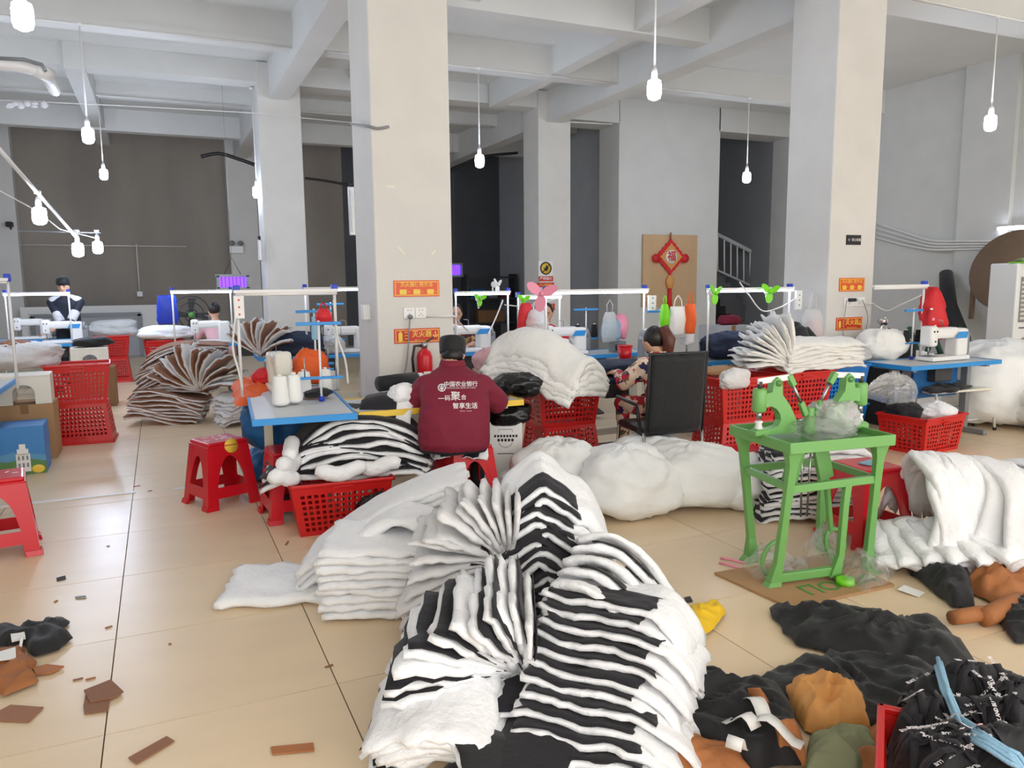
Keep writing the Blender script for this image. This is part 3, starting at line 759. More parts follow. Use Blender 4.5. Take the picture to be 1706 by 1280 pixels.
def clip_fan(label, p, m='lime', r=.1, yaw=0, tilt=.2):
    t = thing('clip_fan', label, 'fan', p, yaw, 'small clip fans on the lamp poles'); 
    for k in range(3):
        a_ = 2*PI*k/3+.4; pts = []
        for q in range(12):
            b_ = 2*PI*q/12; pts.append((r*.5+r*.48*math.cos(b_), r*.3*math.sin(b_)))
        M = Matrix.Rotation(-a_,4,'Y') @ Matrix.Rotation(.35,4,'X')
        MB().prism(pts,.006,M=M).build('blade',m,t)
    MB().lathe([(.02,0),(.022,.015),(.012,.03)],12,M=Matrix.Rotation(PI/2,4,'X')).build('hub',m,t)
    MB().lathe([(.03,-.07),(.035,-.06),(.035,-.015),(.02,-.005)],12,M=Matrix.Rotation(PI/2,4,'X')).build('motor','white_plastic',t)
    MB().tube([(0,.05,0),(0,.07,-.05),(0,.05,-.11)],.01,6).build('clip_neck','white_plastic',t)
    return t
# far tables at the brown wall
make_table('far sewing table before the standing worker', (-1.45,12.5,0), 0, w=1.2, leg='grey_metal')
make_machine('sewing machine with a blue panel before the standing worker', (-1.25,12.45,.74), 0)
make_machine('white sewing machine deep behind the blue panel one by the standing worker', (-1.75,13.6,.74), 0, decal=None)
make_table('farthest sewing table behind the standing worker bench', (-1.75,13.65,0), 0, w=1.0)
tube_lamp('lit tube lamp before the standing worker', 4, 117, 491, 12.3)
make_table('blue edged table cut by the picture side near the cartons', (-1.75,7.3,0), 0, w=1.15, d=1.5, leg='grey_metal')
tube_lamp('unlit lamp pole at the picture side by the red cloth', -90, 14, 470, 7.1, False, (.98,))
# S3 behind the brown stack
make_table('sewing table hidden behind the brown stack', (.95,11.4,0), 0, w=1.2)
make_machine('white sewing machine half hidden behind the brown stack', (.62,11.35,.74), 0, decal=None)
tube_lamp('lit tube lamp above the brown stack', 283, 387, 487, 11.15)
# S4 the near station with cones
make_table('sewing table with bright blue edges carrying thread cones', (.82,5.47,0), R(-4), w=.62, d=1.45, box=False)
make_machine('cream overlock machine on the table with thread cones', (.8,6.05,.74), R(90), .95, 'cream_plastic', None)
tube_lamp('unlit white lamp bar above the thread cone table', 389, 563, 490, 5.75, False)
tube_lamp('lit tube lamp just behind the unlit bar by the thick column', 505, 604, 483, 8.75, True)
cone('white thread cone on the table, nearer the brown stack', gp(468,676,.74), s=1.25)
cone('white thread cone standing beside the yellow footed one', gp(491,671,.745), s=1.2)
cone('thread cone partly hidden behind the two front cones', gp(508,662,.745), s=1.15)
cone('white thread cone behind the lamp pole on the blue edged table', gp(543,655,.745), 'paper', 1.1)
th = thread_stand('thread stand with blue bars over the front cones', gp(536,668,.74), .55, R(172), .3)
thread_stand('taller thread stand with a blue bar beside the red bag', gp(528,640,.74), .6, R(4), .28)
# S5 behind
make_table('sewing table behind the thread cone table with a dark cloth', (1.6,9.0,0), 0, w=1.3)
make_machine('white sewing machine behind the thick column edge', (1.95,8.95,.74), 0, 1, decal=None)
thread_stand('thread stand by the column on the rear table', (1.75,8.8,.74), .58)
# man's table
make_table('yellow edged worktable in front of the worker in maroon', (1.72,5.22,-.03), 0, w=1.18, d=.62, h=.74, edge='sign_yellow', box=False)
# S7 behind the thick column
make_table('sewing table beside the floral worker', (3.2,8.45,0), 0, w=1.3)
make_machine('sewing machine with blue panel in front of the floral worker', dp(800,570,8.2)*Vector((1,1,0)) if False else (3.22,8.3,.74), 0)
tube_lamp('lit tube lamp beside the floral worker', 757, 850, 490, 8.2)
clip_fan('green clip fan by the floral worker', dp(800,498,8.1), 'lime', .09)
clip_fan('pale grey clip fan above the floral worker lamp', dp(829,474,8.15), 'white_plastic', .1, .6)
# S8 middle
make_table('dark cloth covered table of the camouflage jacket worker', (3.45,5.72,0), 0, w=1.5, d=.7, edge='navy', top='navy')
make_machine('white machine head poking out past the white padding', (3.05,6.1,.74), 0, 1, decal=None)
make_machine('sewing machine with blue panel behind the dark cloth table', (4.0,7.45,.74), 0)
make_table('sewing table with bottles behind the dark cloth table', (4.3,7.5,0), 0, w=1.5)
tube_lamp('bright lit tube lamp behind the camouflage jacket worker', 905, 1080, 488, 6.55)
tube_lamp('lower lit tube lamp behind the pink fan', 862, 936, 496, 7.7)
clip_fan('large pink clip fan above the white padding', dp(902,490,6.47), 'pink_plastic', .17, -.3)
clip_fan('green clip fan behind the pink one', dp(872,500,7.62), 'lime', .09)
# S9
make_table('blue edged table behind the black office chair', (4.85,6.35,0), 0, w=1.3)
make_machine('sewing machine turned away beside the camouflage jacket worker', (4.62,6.4,.74), R(180), 1.1, decal=None)
tube_lamp('lit tube lamp with two green fans by the column', 1178, 1322, 485, 6.15)
clip_fan('green clip fan at the near end of the lit lamp, tote bag side', dp(1192,488,6.05), 'lime', .12, .3)
clip_fan('green clip fan at the lamp end beside the column', dp(1283,486,6.05), 'lime', .12, -.2)
thread_stand('thread stand with black cones behind the turned machine', (4.62,6.56,.74), .5)
for k in (0,1): cone(('black thread cone nearer the orange bag','black thread cone farther from the orange bag')[k], (4.62+(-.105,.105)[k],6.56,.909), 'black_cloth', .9)
# S10
make_table('sewing table with the red bag beside the air conditioner', (6.78,5.12,0), R(0), w=1.25, leg='grey_metal', skirt='deep_blue')
make_machine('sewing machine with blue panel under the red bag', (6.93,5.12,.74), 0, 1.05)
tube_lamp('thin unlit lamp bar by the red bag', 1455, 1545, 480, 5.3, False, (.97,))
thread_stand('thread stand with black cones by the red bag', (6.72,5.3,.74), .5, 0, .24)
for k in (0,1): cone(('black thread cone under the blue bar, column side','black thread cone under the blue bar, red bag side')[k], (6.72+(-.084,.084)[k],5.3,.909), 'black_cloth', .75)
# ================================================================== SOFT GOODS
def nrm(f, u, v, e=.02):
    a, b = Vector(f(min(u+e,1),v))-Vector(f(max(u-e,0),v)), Vector(f(u,min(v+e,1)))-Vector(f(u,max(v-e,0)))
    n = a.cross(b); return n.normalized() if n.length > 1e-9 else Vector((0,0,1))
def panel(label, group, f, t=.03, cu=(0,.8), cv=(0,1), cm='black_cloth', bm_='batting', nu=12, nv=8, name='padded_panel', cat='panel', sgn=1, seed=0, ct=.005, cg=.003, edge=.05):
    base = Vector(f(.5,.5)); 
    def g(u, v):
        uu = u+edge*(2*u-1)*(nz3((v*4,u*1.2,seed*.7),1.7)+.5*nz3((v*11,u,seed),1.5)); vv = v+edge*1.2*(2*v-1)*(nz3((u*5,v*1.2,seed*.9+7),1.7)+.5*nz3((u*13,v,seed),1.5))
        return Vector(f(uu,vv))-base+Vector((0,0,.009*nz3((u*5,v*5,seed*1.3),1.6)))
    th_ = thing(name, label, cat, base, 0, group)
    sheet_mb(g, t, nu+4, nv+3, 0, .5, seed).build('batting', bm_, th_)
    if cm:
        def h(u, v):
            uu, vv = cu[0]+(cu[1]-cu[0])*u, cv[0]+(cv[1]-cv[0])*v
            return g(uu,vv)+nrm(g,uu,vv)*sgn*(t*.6+cg)
        sheet_mb(h, ct, nu, nv, 0, .1, seed).build('fabric_face', cm, th_)
    return th_
UP = Vector((0,0,1))
def yawv(d): return Vector((math.cos(R(d)), math.sin(R(d)), 0))
rnd = random.Random(11)
# ---- foreground heap, wide front set: shingled panels with white side flaps
L4 = 'black faced padded panel in the shingled front set with white overhang'
for i in range(12):
    k = i/11; ya = -37-12*k; a = yawv(ya); b = yawv(ya+90)
    P = Vector((.87,2.02,.04))+Vector((.33,.40,0))*k+UP*(.375*k)+a*rnd.uniform(-.012,.012)
    Wd = .52+.04*rnd.random(); Dp = .3
    def f(u, v, P=P, a=a, b=b, Wd=Wd, Dp=Dp, i=i, k=k):
        d = max(0,u-.66)
        return P+a*(Wd*u)+b*(Dp*v)+UP*(.016*math.sin(u*5+.25*i)+.008*math.sin(u*11+i*.3)-1.5*d*d*(.25+P.z*2.2)-.02*v)
    panel(L4, 'front shingled panels', f, .03, (.012+.03*rnd.random(),.7+.1*rnd.random()), (.0,.5), nu=18, seed=i, ct=.004, cg=.001)
for i in range(5):           # curved top panels at the side of the white overhang
    a = yawv(-58+5*i); b = yawv(32+5*i); P = Vector((1.24,2.44,.425))+Vector((.07,.07,.012))*i
    def f(u, v, P=P, a=a, b=b, i=i): return P+a*(.5*u)+b*(.2*v)+UP*(-.42*u*u-.1*v+.08*math.sin(PI*u))
    panel('black edged padded panel bowed over the top of the front set', 'bowed top panels', f, .034, (.1+.08*(i%2),.62+.1*(i%3)), (.0,.45), 'black_cloth' if i in (1,3) else None, nu=18, seed=40+i)
# ---- ridged set behind it
L2 = 'peaked padded panel with black face in the ridged set behind'
for i in range(12):
    k = i/11; ya = -30+8*k; a = yawv(ya); b = yawv(ya+90)
    P = Vector((1.17,2.76,.1))+Vector((.14,.26,0))*k+UP*(.42*k)+a*rnd.uniform(-.02,.02)
    pk = .3+.06*rnd.random()
    def f(u, v, P=P, a=a, b=b, i=i, pk=pk):
        r_ = .11*(1-min(1,abs(u-pk)/.28)) if u < .62 else 0
        return P+a*(.56*u)+b*(.34*v)+UP*(r_+.01*math.sin(u*9+i)-(1.5*max(0,u-.62)**2)*(1+P.z*3)+.1*v)
    panel(L2, 'ridged panels', f, .034, (.03,.58), (0,.34), nu=20, seed=60+i, ct=.004, cg=.001)
# ---- fans
def fan(label, group, T, n, th0, th1, L, Wd, bend, cm, every=1, t=.028, bm_='batting', shift=.25, axis=None, e1=None, cl=(.12,1), seed=0, jit=3, pinch=.35, short=0, flip=0):
    axis = axis or yawv(65.7); e1 = e1 or yawv(155.7)
    for i in range(n):
        k = i/(n-1); th = R(th0+(th1-th0)*k+rnd.uniform(-jit,jit)); Li = L*(1+rnd.uniform(-.08,.08))*(1-short*k); sw = rnd.uniform(-.03,.03)
        sh = -shift*(1-k)
        def f(u, v, th=th, Li=Li, sh=sh, sw=sw, i=i, k=k):
            ph = th-bend*u*(1.0-.6*k)
            d = e1*math.cos(ph)+UP*math.sin(ph)
            ww = Wd*(pinch+(1-pinch)*min(1,u*1.6))
            p = T+d*(Li*u)+axis*((v-.5)*ww+sh*u+sw*u)+UP*(.012*math.sin(v*8+i)*u)
            p.z = max(p.z, .02); return p
        panel(label, group, f, t, cl, (0,1), cm if (cm and i % every == 0) else None, bm_, 10, 7, seed=seed+i, sgn=-1 if (flip and i % flip != 1) else 1)
fan('black faced padded panel fanning out of the gathered front bundle', 'fanned striped panels', Vector((1.12,2.44,.15)), 16, -10, 108, .58, .5, .5, 'black_cloth', seed=80, cl=(.1,.98), short=.52, flip=3, t=.034)
fan('white padded panel fanning out of the pale bundle', 'fanned white panels', Vector((1.34,3.05,.31)), 19, -32, 108, .5, .42, .45, 'black_cloth', 4, .026, 'batting_grey', .12, seed=110, cl=(.05,.4), short=.4)
one('tie_band', MB().tube([Vector((1.33,3.0,.36))+Vector((0,.03,0))*math.sin(a_)*2+Vector((.05*math.cos(a_),0,.07*math.sin(a_))) for a_ in [2*PI*k/14 for k in range(14)]], .016, 6, closed=True), 'black_cloth', 'black band tied round the pale gathered bundle', 'band')
one('tie_band', MB().tube([Vector((1.11,2.4,.16))+Vector((.04*math.cos(a_),.06*math.sin(a_),.06*math.sin(a_))) for a_ in [2*PI*k/14 for k in range(14)]], .014, 6, closed=True), 'black_cloth', 'black band at the gather of the striped bundle', 'band')
# dark panels at the bottom of the heap
for k,(x,y,yw,z,w,d) in enumerate(((.98,2.06,-60,.05,.34,.5),(1.18,2.3,-25,.08,.5,.4),(.9,1.94,-10,.08,.4,.36),(1.16,2.62,10,.18,.36,.3))):
    a, b = yawv(yw), yawv(yw+90)
    def f(u, v, P=Vector((x,y,z)), a=a, b=b, w=w, d=d, k=k): return P+a*((u-.5)*w)+b*((v-.5)*d)+UP*(.05*math.sin(u*3+k)+.04*v)
    panel(('dark panel with white piping wedged between the front fans','dark panel lying flat under the shingled set','dark panel at the bottom edge in front of the heap','dark panel showing in the middle hollow of the heap')[k], 'dark panels in the heap', f, .014, (.02,.98), (.02,.98), seed=200+k)
# low front panels at the picture bottom
for i in range(5):
    a, b = yawv(150), yawv(240); P = Vector((1.04-.02*i,2.26,.04+.035*i))
    def f(u, v, P=P, a=a, b=b, i=i): return P+a*(.38*u)+b*(.38*v-.08)+UP*(.05*math.sin(PI*u)-.06*v*(i/4))
    panel('wide padded panel lying low under the striped fan', 'low panels under the fan', f, .034, (.05,1), (0,.98), 'black_cloth' if i == 1 else None, seed=220+i)
# ---- white padding behind the heap
def flat(label, P, yw, w, d, t, bmat='batting', wav=.02, seed=0, lift=(0,0), group=None, name='padding_sheet', n=12):
    a, b = yawv(yw), yawv(yw+90); P = Vector(P)
    def f(u, v): return P+a*((u-.5)*w)+b*((v-.5)*d)+UP*(wav*nz3((u*3,v*3,seed),1)+lift[0]*u+lift[1]*v)
    return panel(label, group, f, t, cm=None, bm_=bmat, nu=n, nv=8, name=name, cat='padding', seed=seed)
flat('flat white padding sheet lying on the tiles by the tile joint', (.52,3.92,.03), -18, .62, .5, .05, seed=1)
for i in range(9):
    flat('white padding sheet in the low stack behind the heap', (.95+.01*rnd.uniform(-1,1),3.55,.03+.036*i), -22+rnd.uniform(-3,3), .62, .5, .036, 'batting', .012, 10+i, group='low stack of padding')
for i in range(4):
    def f(u, v, i=i):
        p = Vector((.62,3.98,.06+.03*i)).lerp(Vector((1.52,4.02,.36+.045*i)), u)
        return p+yawv(70)*((v-.5)*.5)+UP*(.07*math.sin(PI*u)+.02*math.sin(v*5+i)-.12*abs(v-.35)**1.5)
    panel('long white padding sheet draped down from the maroon worker stool', 'long draped padding', f, .045, cm=None, nu=16, seed=240+i, name='padding_sheet', cat='padding')
def f(u, v):
    p = Vector((.86,3.72,.3)).lerp(Vector((1.3,3.45,.22)), u); return p+yawv(60)*((v-.5)*.3)+UP*(.14*math.sin(PI*u))
panel('white padding sheet arched over the low stack', None, f, .05, cm=None, nu=14, seed=251, name='padding_sheet', cat='padding')
for i in range(6): flat('white padding sheet stacked beside the maroon worker stool', (1.98,4.05,.03+.045*i), -24, .46, .4, .042, 'batting_warm', .01, 20+i, group='stack by the stool')
# ---- striped stack on the crate
for i in range(8):
    k = i/7; z = .36+.047*i; off = .06*k; w_ = 1.02-.18*k
    def f(u, v, z=z, w_=w_, off=off, i=i, k=k):
        x = (u-.5)*w_; dr = (abs(2*u-1)**2.4)*(.05+.16*k)
        return Vector((1.02+.1*k,4.78,0))+yawv(-10)*x+yawv(80)*((v)*.42+off+.012*math.sin(u*22+i))+UP*(z-dr+.02*math.sin(u*9+i*1.7)*(1-.3*k)-.03*(1-v))
    panel('black faced padded panel sagging over the crate and stool', 'striped stack on the crate', f, .036, (0,1), (.0,1), nu=20, nv=6, seed=260+i, cg=.008, ct=.012)
for k,(x,y,z,l,rz_) in enumerate(((.62,4.72,.38,.2,30),(.66,4.78,.45,.26,60),(.95,4.66,.4,.3,-8),(1.2,4.68,.4,.25,-20),(.7,4.92,.52,.3,75))):
    pts = [Vector((x,y,z))+yawv(rz_)*(l*(t_-.5))+UP*.02*math.sin(t_*6+k) for t_ in [q/8 for q in range(9)]]
    one('padding_roll', MB().tube(pts,[.03,.045,.05,.048,.05,.05,.046,.045,.03],10), 'batting', ('white padding roll at the stool end of the striped stack','white padding roll bent over the stool edge','white padding roll along the crate rim','white padding roll at the far end of the crate rim','white padding roll under the blue table edge')[k], 'padding')
# ---- brown and white stack behind
def stack(label, group, n, P, yw, w, d, dz, t, cm, bmat, shift=(0,0), tilt=0, droop=0, cu=(0,1), seed=0, fanyaw=0, wav=.02):
    for i in range(n):
        k = i/max(1,n-1); a, b = yawv(yw+fanyaw*k+rnd.uniform(-3,3)), yawv(yw+90+fanyaw*k)
        Q = Vector(P)+UP*(dz*i)+a*(shift[0]*k+rnd.uniform(-.02,.02))+b*shift[1]*k
        def f(u, v, Q=Q, a=a, b=b, i=i):
            return Q+a*((u-.5)*w)+b*((v-.5)*d)+UP*(tilt*(u-.5)-droop*(abs(2*u-1)**2.2)+wav*math.sin(u*6+i*.8)+wav*.6*math.sin(v*7+i))
        panel(label, group, f, t, cu, (0,1), cm, bmat, 12, 6, seed=seed+i, cg=.004, ct=.01)
stack('brown faced padded panel at the bottom of the tall loose stack', 'brown stack, lower layers', 9, (.0,9.45,.05), -15, .72, .5, .034, .028, 'brown_cloth', 'batting_grey', (.1,.0), -.12, .02, seed=300)
stack('brown faced padded panel in the upper tall loose stack', 'brown stack, upper layers', 17, (.12,9.6,.36), -20, .85, .6, .031, .026, 'brown_cloth', 'batting_grey', (.14,.05), .12, .09, seed=320, fanyaw=16)
stack('pale padded panel piled below the lamp poles', 'pale pile by the poles', 9, (.72,8.95,.05), 10, .42, .4, .034, .03, None, 'batting_grey', (.02,0), .05, .03, seed=345, fanyaw=20)
fan('brown faced padded panel fanned against the tall stack', 'brown fanned panels', Vector((.38,9.25,.36)), 13, 30, 165, .5, .4, .3, 'brown_cloth', 1, .024, 'batting_grey', .1, axis=yawv(60), e1=yawv(-25), seed=360, flip=3, cl=(0,1))
fan('brown faced padded panel leaning among the poles', 'brown panels by the poles', Vector((1.0,8.9,.76)), 9, 40, 150, .4, .3, .3, 'brown_cloth', 1, .024, 'batting_grey', .05, axis=yawv(60), e1=yawv(-25), seed=380, flip=3, cl=(0,1))
# ---- padding thrown over the centre table
for i in range(6):
    k = i/5
    def f(u, v, i=i, k=k):
        p = Vector((2.52,5.72,.83+.05*i)); q = Vector((2.9+.03*k,5.02,.73+.04*i))
        s_ = p.lerp(q,u)+UP*(.1*math.sin(PI*min(1,u*1.15))*(.5+k*.7)-.12*max(0,u-.75)*(1-k))
        return s_+yawv(30)*((v-.5)*(.6-.1*k))+UP*(-.16*(2*v-1)**2*(.4+.6*k)+.015*math.sin(v*7+i))
    panel('thick white padding sheet heaped over the table between the workers', 'padding heaped on the table', f, .06, cm=None, bm_='batting_warm', nu=16, nv=10, seed=400+i, name='padding_sheet', cat='padding')
# ---- fanned padding on the crates by the column
fan('thin white padding sheet fanned up on the red crates', 'fanned padding on crates', Vector((4.88,5.08,.8)), 15, 18, 92, .42, .5, .25, None, 1, .022, 'batting_warm', .05, seed=420, pinch=.7)
for i in range(7):
    def f(u, v, i=i):
        p = Vector((4.78,5.12,.79+.033*i)).lerp(Vector((5.75,5.2,.8+.03*i)),u); return p+yawv(80)*((v-.5)*.46)+UP*(.03*math.sin(PI*u)+.01*math.sin(u*8+i)-.05*abs(2*v-1)**2)
    panel('white padding slab lying across the red crates', 'slabs across crates', f, .034, cm=None, bm_='batting_warm', nu=14, nv=7, seed=440+i, name='padding_sheet', cat='padding')
# ---- folded stack behind the press
stack('folded white panel with dark trim behind the green press', 'folded stack behind the press', 13, (3.78,3.72,.04), -30, .6, .42, .034, .032, 'black_cloth', 'batting', (.06,.05), .03, .03, (0,.55), seed=460, wav=.012)
# ---- big white pile at the picture side
for i in range(22):
    k = i/21
    C_ = Vector((3.72,2.86,0)).lerp(Vector((4.35,2.28,0)), k); fw = yawv(240+10*k); row = yawv(-38)
    hgt = .52-.03*k+rnd.uniform(-.06,.03); dep = .27+rnd.uniform(-.05,.08); ln = rnd.uniform(-.07,.07)
    def f(u, v, C_=C_, fw=fw, row=row, hgt=hgt, dep=dep, ln=ln, i=i):
        an = -.25+3.3*u
        return C_+fw*(dep*math.cos(an))+UP*(.1+(hgt-.06)*math.sin(max(0.02,min(an,PI)))**.7 if 0 < an < PI else .08)+row*((v-.5)*(.11+.03*math.sin(i*2.3))+ln*math.sin(an)+.035*math.sin(an*3.3+i*1.9))
    panel('white padding panel draped in the pale pile beside the phone stool', 'pale draped pile', f, .046, cm=None, nu=16, nv=5, seed=480+i, name='padding_sheet', cat='padding')
for i in range(6):
    C_ = Vector((3.62+.06*i,2.72-.05*i,.06+.02*i))
    flat('white padding panel lying low at the front of the pale pile', C_, -40+8*i, .5, .36, .045, 'batting', .03, 500+i, (0,.12), 'low sheets of the pale pile')

# ---- white sacks
def sack(label, c, r, rz=0, seed=0, m='sack', name='white_sack', cat='sack', p=2.5, tail=None, group=None, wr=None, n=56, k=34):
    if wr is None: wr = .12 if name == 'white_sack' else .15
    mb = MB(); vs = []
    for i in range(k+1):
        th = PI*i/k
        for j in range(n):
            a_ = 2*PI*j/n; d = Vector((math.sin(th)*math.cos(a_), math.sin(th)*math.sin(a_), math.cos(th)))
            q = (abs(d.x)**p+abs(d.y)**p+abs(d.z)**p)**(1/p); s_ = d/q
            fo = d+.3*Vector((nz3(d,2,seed+2),nz3(d,2,seed+4),nz3(d,2,seed+6))); gth = .55+.45*max(0,d.z)
            e = 1+.2*nz3(d,1.5,seed)+wr*gth*(.5*ridge((fo.x*1.5,fo.y*1.5,fo.z*.6),2.6,seed+5)+.4*ridge((fo.x,fo.y*.6,fo.z*.8),5.5,seed+9)+.2*ridge((fo.x,fo.y,fo.z),11,seed+12))
            z = s_.z*r[2]*e; z = r[2]+z
            if z < .0: z = 0
            z = max(z, .004)
            vs.append((s_.x*r[0]*e*(1+.12*(1-z/(2*r[2]))), s_.y*r[1]*e*(1+.12*(1-z/(2*r[2]))), z))
    fs = [(i*n+j, (i+1)*n+j, (i+1)*n+(j+1) % n, i*n+(j+1) % n) for i in range(k) for j in range(n)]
    mb.add(vs, fs, 0, True)
    if not tail: return one(name, mb, m, label, cat, group, loc=c, rz=rz)
    t = thing(name, label, cat, c, rz, group); mb.build('body', m, t)
    tb = MB(); tx, ty, tz = tail
    def f(u, v):
        w_ = .03+.16*u; return (r[0]*.8+tx*u, ty*u+(v-.5)*w_*2, max(.012, tz*(1-u)+.02*math.sin(v*12)*(1-.5*u)))
    sheet_mb(f, .006, 8, 10, 0, 0, seed, tb); tb.build('gathered_neck', m, t)
    return t
sack('bulging white sack standing behind the largest one', (2.48,4.66,0), (.3,.28,.22), .3, 1)
sack('largest round white sack in the middle of the floor', (2.76,4.26,0), (.31,.27,.22), -.3, 2)
sack('white sack leaning on the largest one with a twisted neck', (3.28,4.25,0), (.36,.28,.2), -.5, 3)
sack('smaller white sack under the office chair legs', (3.28,4.72,0), (.3,.22,.2), -.2, 4)
sack('white sack beside the green press leg', (3.6,4.08,0), (.26,.22,.165), .2, 5)
sack('small white sack slumped behind the round red basket', (3.62,4.12,0), (.16,.13,.1), .6, 6) if False else None
sack('flattened white sack under the table between the workers', (2.28,4.86,0), (.2,.2,.1), 0, 7)
sack('far white sack on the red crates by the standing worker', (-.68,13.85,.72), (.32,.2,.13), 0, 8, 'film_milky')
sack('huge white sack slumped beside the air conditioner', (8.0,5.3,0), (.55,.45,.42), 0, 9)
sack('white sack lying beside the bench leg by the picture side', (8.15,4.65,0), (.42,.35,.26), 0, 10)
sack('white sack behind the thin bench', (7.35,5.75,0), (.35,.3,.36), 0, 11)
sack('grey quilted sack on the table beside the steel flask', (6.55,5.5,.72), (.25,.19,.15), 0, 12, 'batting_warm')
sack('crumpled white plastic sack at the column foot', (5.95,5.35,.745), (.2,.14,.075), .2, 13, 'film_milky')

# ---- crumpled cloth on the floor
def heap(name, label, cat, px, h, m, seed=0, z0=0.0, fold=.5, fs_=7.0, nr=20, na=84, group=None, hz_=None, steep=2.6):
    P = [gp(x, y, z0 if hz_ is None else hz_) for x, y in px]
    c = Vector((sum(p.x for p in P)/len(P), sum(p.y for p in P)/len(P), z0))
    n = len(P); out = []
    per = [0]
    for i in range(n): per.append(per[-1]+(P[(i+1) % n]-P[i]).length)
    for j in range(na):
        s_ = per[-1]*j/na; i = max(k for k in range(n) if per[k] <= s_+1e-9)
        t_ = (s_-per[i])/max(1e-6, per[i+1]-per[i]); out.append(P[i].lerp(P[(i+1) % n], t_))
    vs = []; da = seed*1.3; ca, sa = math.cos(da), math.sin(da); sz = (per[-1]/(2*PI))
    for r_ in range(nr+1):
        k = r_/nr
        for j in range(na):
            q = c.lerp(out[j], k*(1+.05*nz3((math.cos(2*PI*j/na)*2,math.sin(2*PI*j/na)*2,seed),2.5))); q.z = 0
            e = max(0,1-k**steep)
            wx, wy = q.x+.05*nz3((q.x,q.y,0),4,seed+1), q.y+.05*nz3((q.x,q.y,0),4,seed+2)
            u_, v_ = (wx*ca+wy*sa), (-wx*sa+wy*ca)*.4
            r1, r2, r3 = ridge((u_,v_,0),fs_*.8,seed), ridge((u_*.8+v_,v_-u_*.3,0),fs_*1.7,seed+3), ridge((u_,v_*1.6,0),fs_*3.4,seed+6)
            z = h*(e**.55)*(1-fold*.8+fold*(.42*r1+.28*r2))+min(.03,h*.3)*(.5*max(0,r2)+.35*r3)*(.35+.65*e**.5)+.01
            w = .022*nz3((q.x,q.y,1),fs_*1.3,seed+8)*k
            vs.append((q.x+w-c.x, q.y+w-c.y, max(.004,z)))
    fs = [(i*na+j, (i+1)*na+j, (i+1)*na+(j+1) % na, i*na+(j+1) % na) for i in range(nr) for j in range(na)]
    mb = MB().add(vs, fs, 0, True)
    return one(name, mb, m, label, cat, group, loc=(c.x, c.y, z0))
heap('black_cloth', 'long black cloth spread out before the cardboard sheet', 'cloth', [(1285,1020),(1330,1040),(1370,1012),(1440,1020),(1500,1050),(1560,1035),(1600,1075),(1625,1110),(1560,1130),(1480,1120),(1400,1100),(1330,1085),(1300,1050)], .1, 'black_fabric', 1, fold=.75)
heap('black_cloth', 'broad black cloth lying under the long one at the crate', 'cloth', [(1245,1145),(1300,1120),(1380,1095),(1470,1095),(1560,1120),(1600,1170),(1540,1210),(1440,1220),(1350,1200),(1280,1180)], .09, 'black_fabric', 2, fold=.8)
heap('black_cloth', 'black garment heap between the orange pieces', 'cloth', [(1090,1170),(1125,1135),(1180,1140),(1240,1165),(1300,1165),(1330,1220),(1345,1275),(1270,1290),(1180,1260),(1110,1220)], .15, 'black_fabric', 3, fold=.6)
heap('ochre_cloth', 'ochre lining cloth crumpled beside the lanyard crate', 'cloth', [(1305,1165),(1345,1148),(1400,1155),(1440,1185),(1450,1225),(1400,1240),(1340,1225)], .14, 'ochre_cloth', 4, fold=.6, fs_=9)
heap('olive_cloth', 'olive fleece scrap at the bottom edge', 'cloth', [(1345,1240),(1400,1225),(1450,1235),(1470,1270),(1430,1310),(1340,1300)], .08, 'olive_cloth', 5)
for k, px in enumerate(([(1065,1200),(1100,1190),(1130,1215),(1120,1250),(1075,1245)], [(1060,1250),(1130,1240),(1230,1255),(1260,1300),(1060,1310)], [(1230,1195),(1262,1190),(1335,1250),(1345,1285),(1300,1280),(1255,1225)], [(1440,1225),(1490,1210),(1520,1250),(1525,1310),(1400,1310),(1430,1260)], [(1560,1290),(1640,1270),(1710,1290),(1700,1330),(1560,1330)], [(1085,1155),(1110,1165),(1105,1195),(1080,1190)])):
    heap('tan_cloth', ('tan cloth piece under the white overhang of the heap','wide tan cloth piece along the bottom edge','tan cloth strip laid across the black garment','tan cloth band looped over the crate corner','tan cloth piece beneath the lanyards at the corner','small tan scrap behind the black garment')[k], 'cloth', px, .07 if k != 2 else .16, 'tan_cloth', 10+k, fold=.6)
for k,(x,y,yw,l) in enumerate(((1150,1150,20,.09),(1255,1170,70,.2),(1235,1200,100,.12),(1295,1215,-60,.16),(1228,1240,30,.07),(1120,1155,0,.05))):
    p = gp(x,y,.12)
    def f(u, v, p=p, yw=yw, l=l): return p+yawv(yw)*(l*(u-.5))+yawv(yw+90)*(.05*(v-.5))+UP*(.03*math.sin(u*5))
    one('paper_scrap', sheet_mb(f,.003,6,2,0,0), 'white_plastic', ('white backing scrap on the dark garment edge, nearest the heap','long white backing strip draped over the garment','white backing strip hanging beside the tan strip','white backing strip past the tan strip','small white label scrap by the tan strip','tiny white scrap behind the garment')[k], 'scrap')
heap('yellow_cloth', 'yellow cloth pushed under the heap', 'cloth', [(1140,1030),(1165,1018),(1195,1008),(1210,1025),(1190,1050),(1160,1075),(1140,1085),(1128,1060)], .07, 'yellow_cloth', 21)
heap('black_cloth', 'black scrap behind the heap on the tiles', 'cloth', [(1040,950),(1075,955),(1106,962),(1100,978),(1060,972)], .04, 'black_fabric', 22)
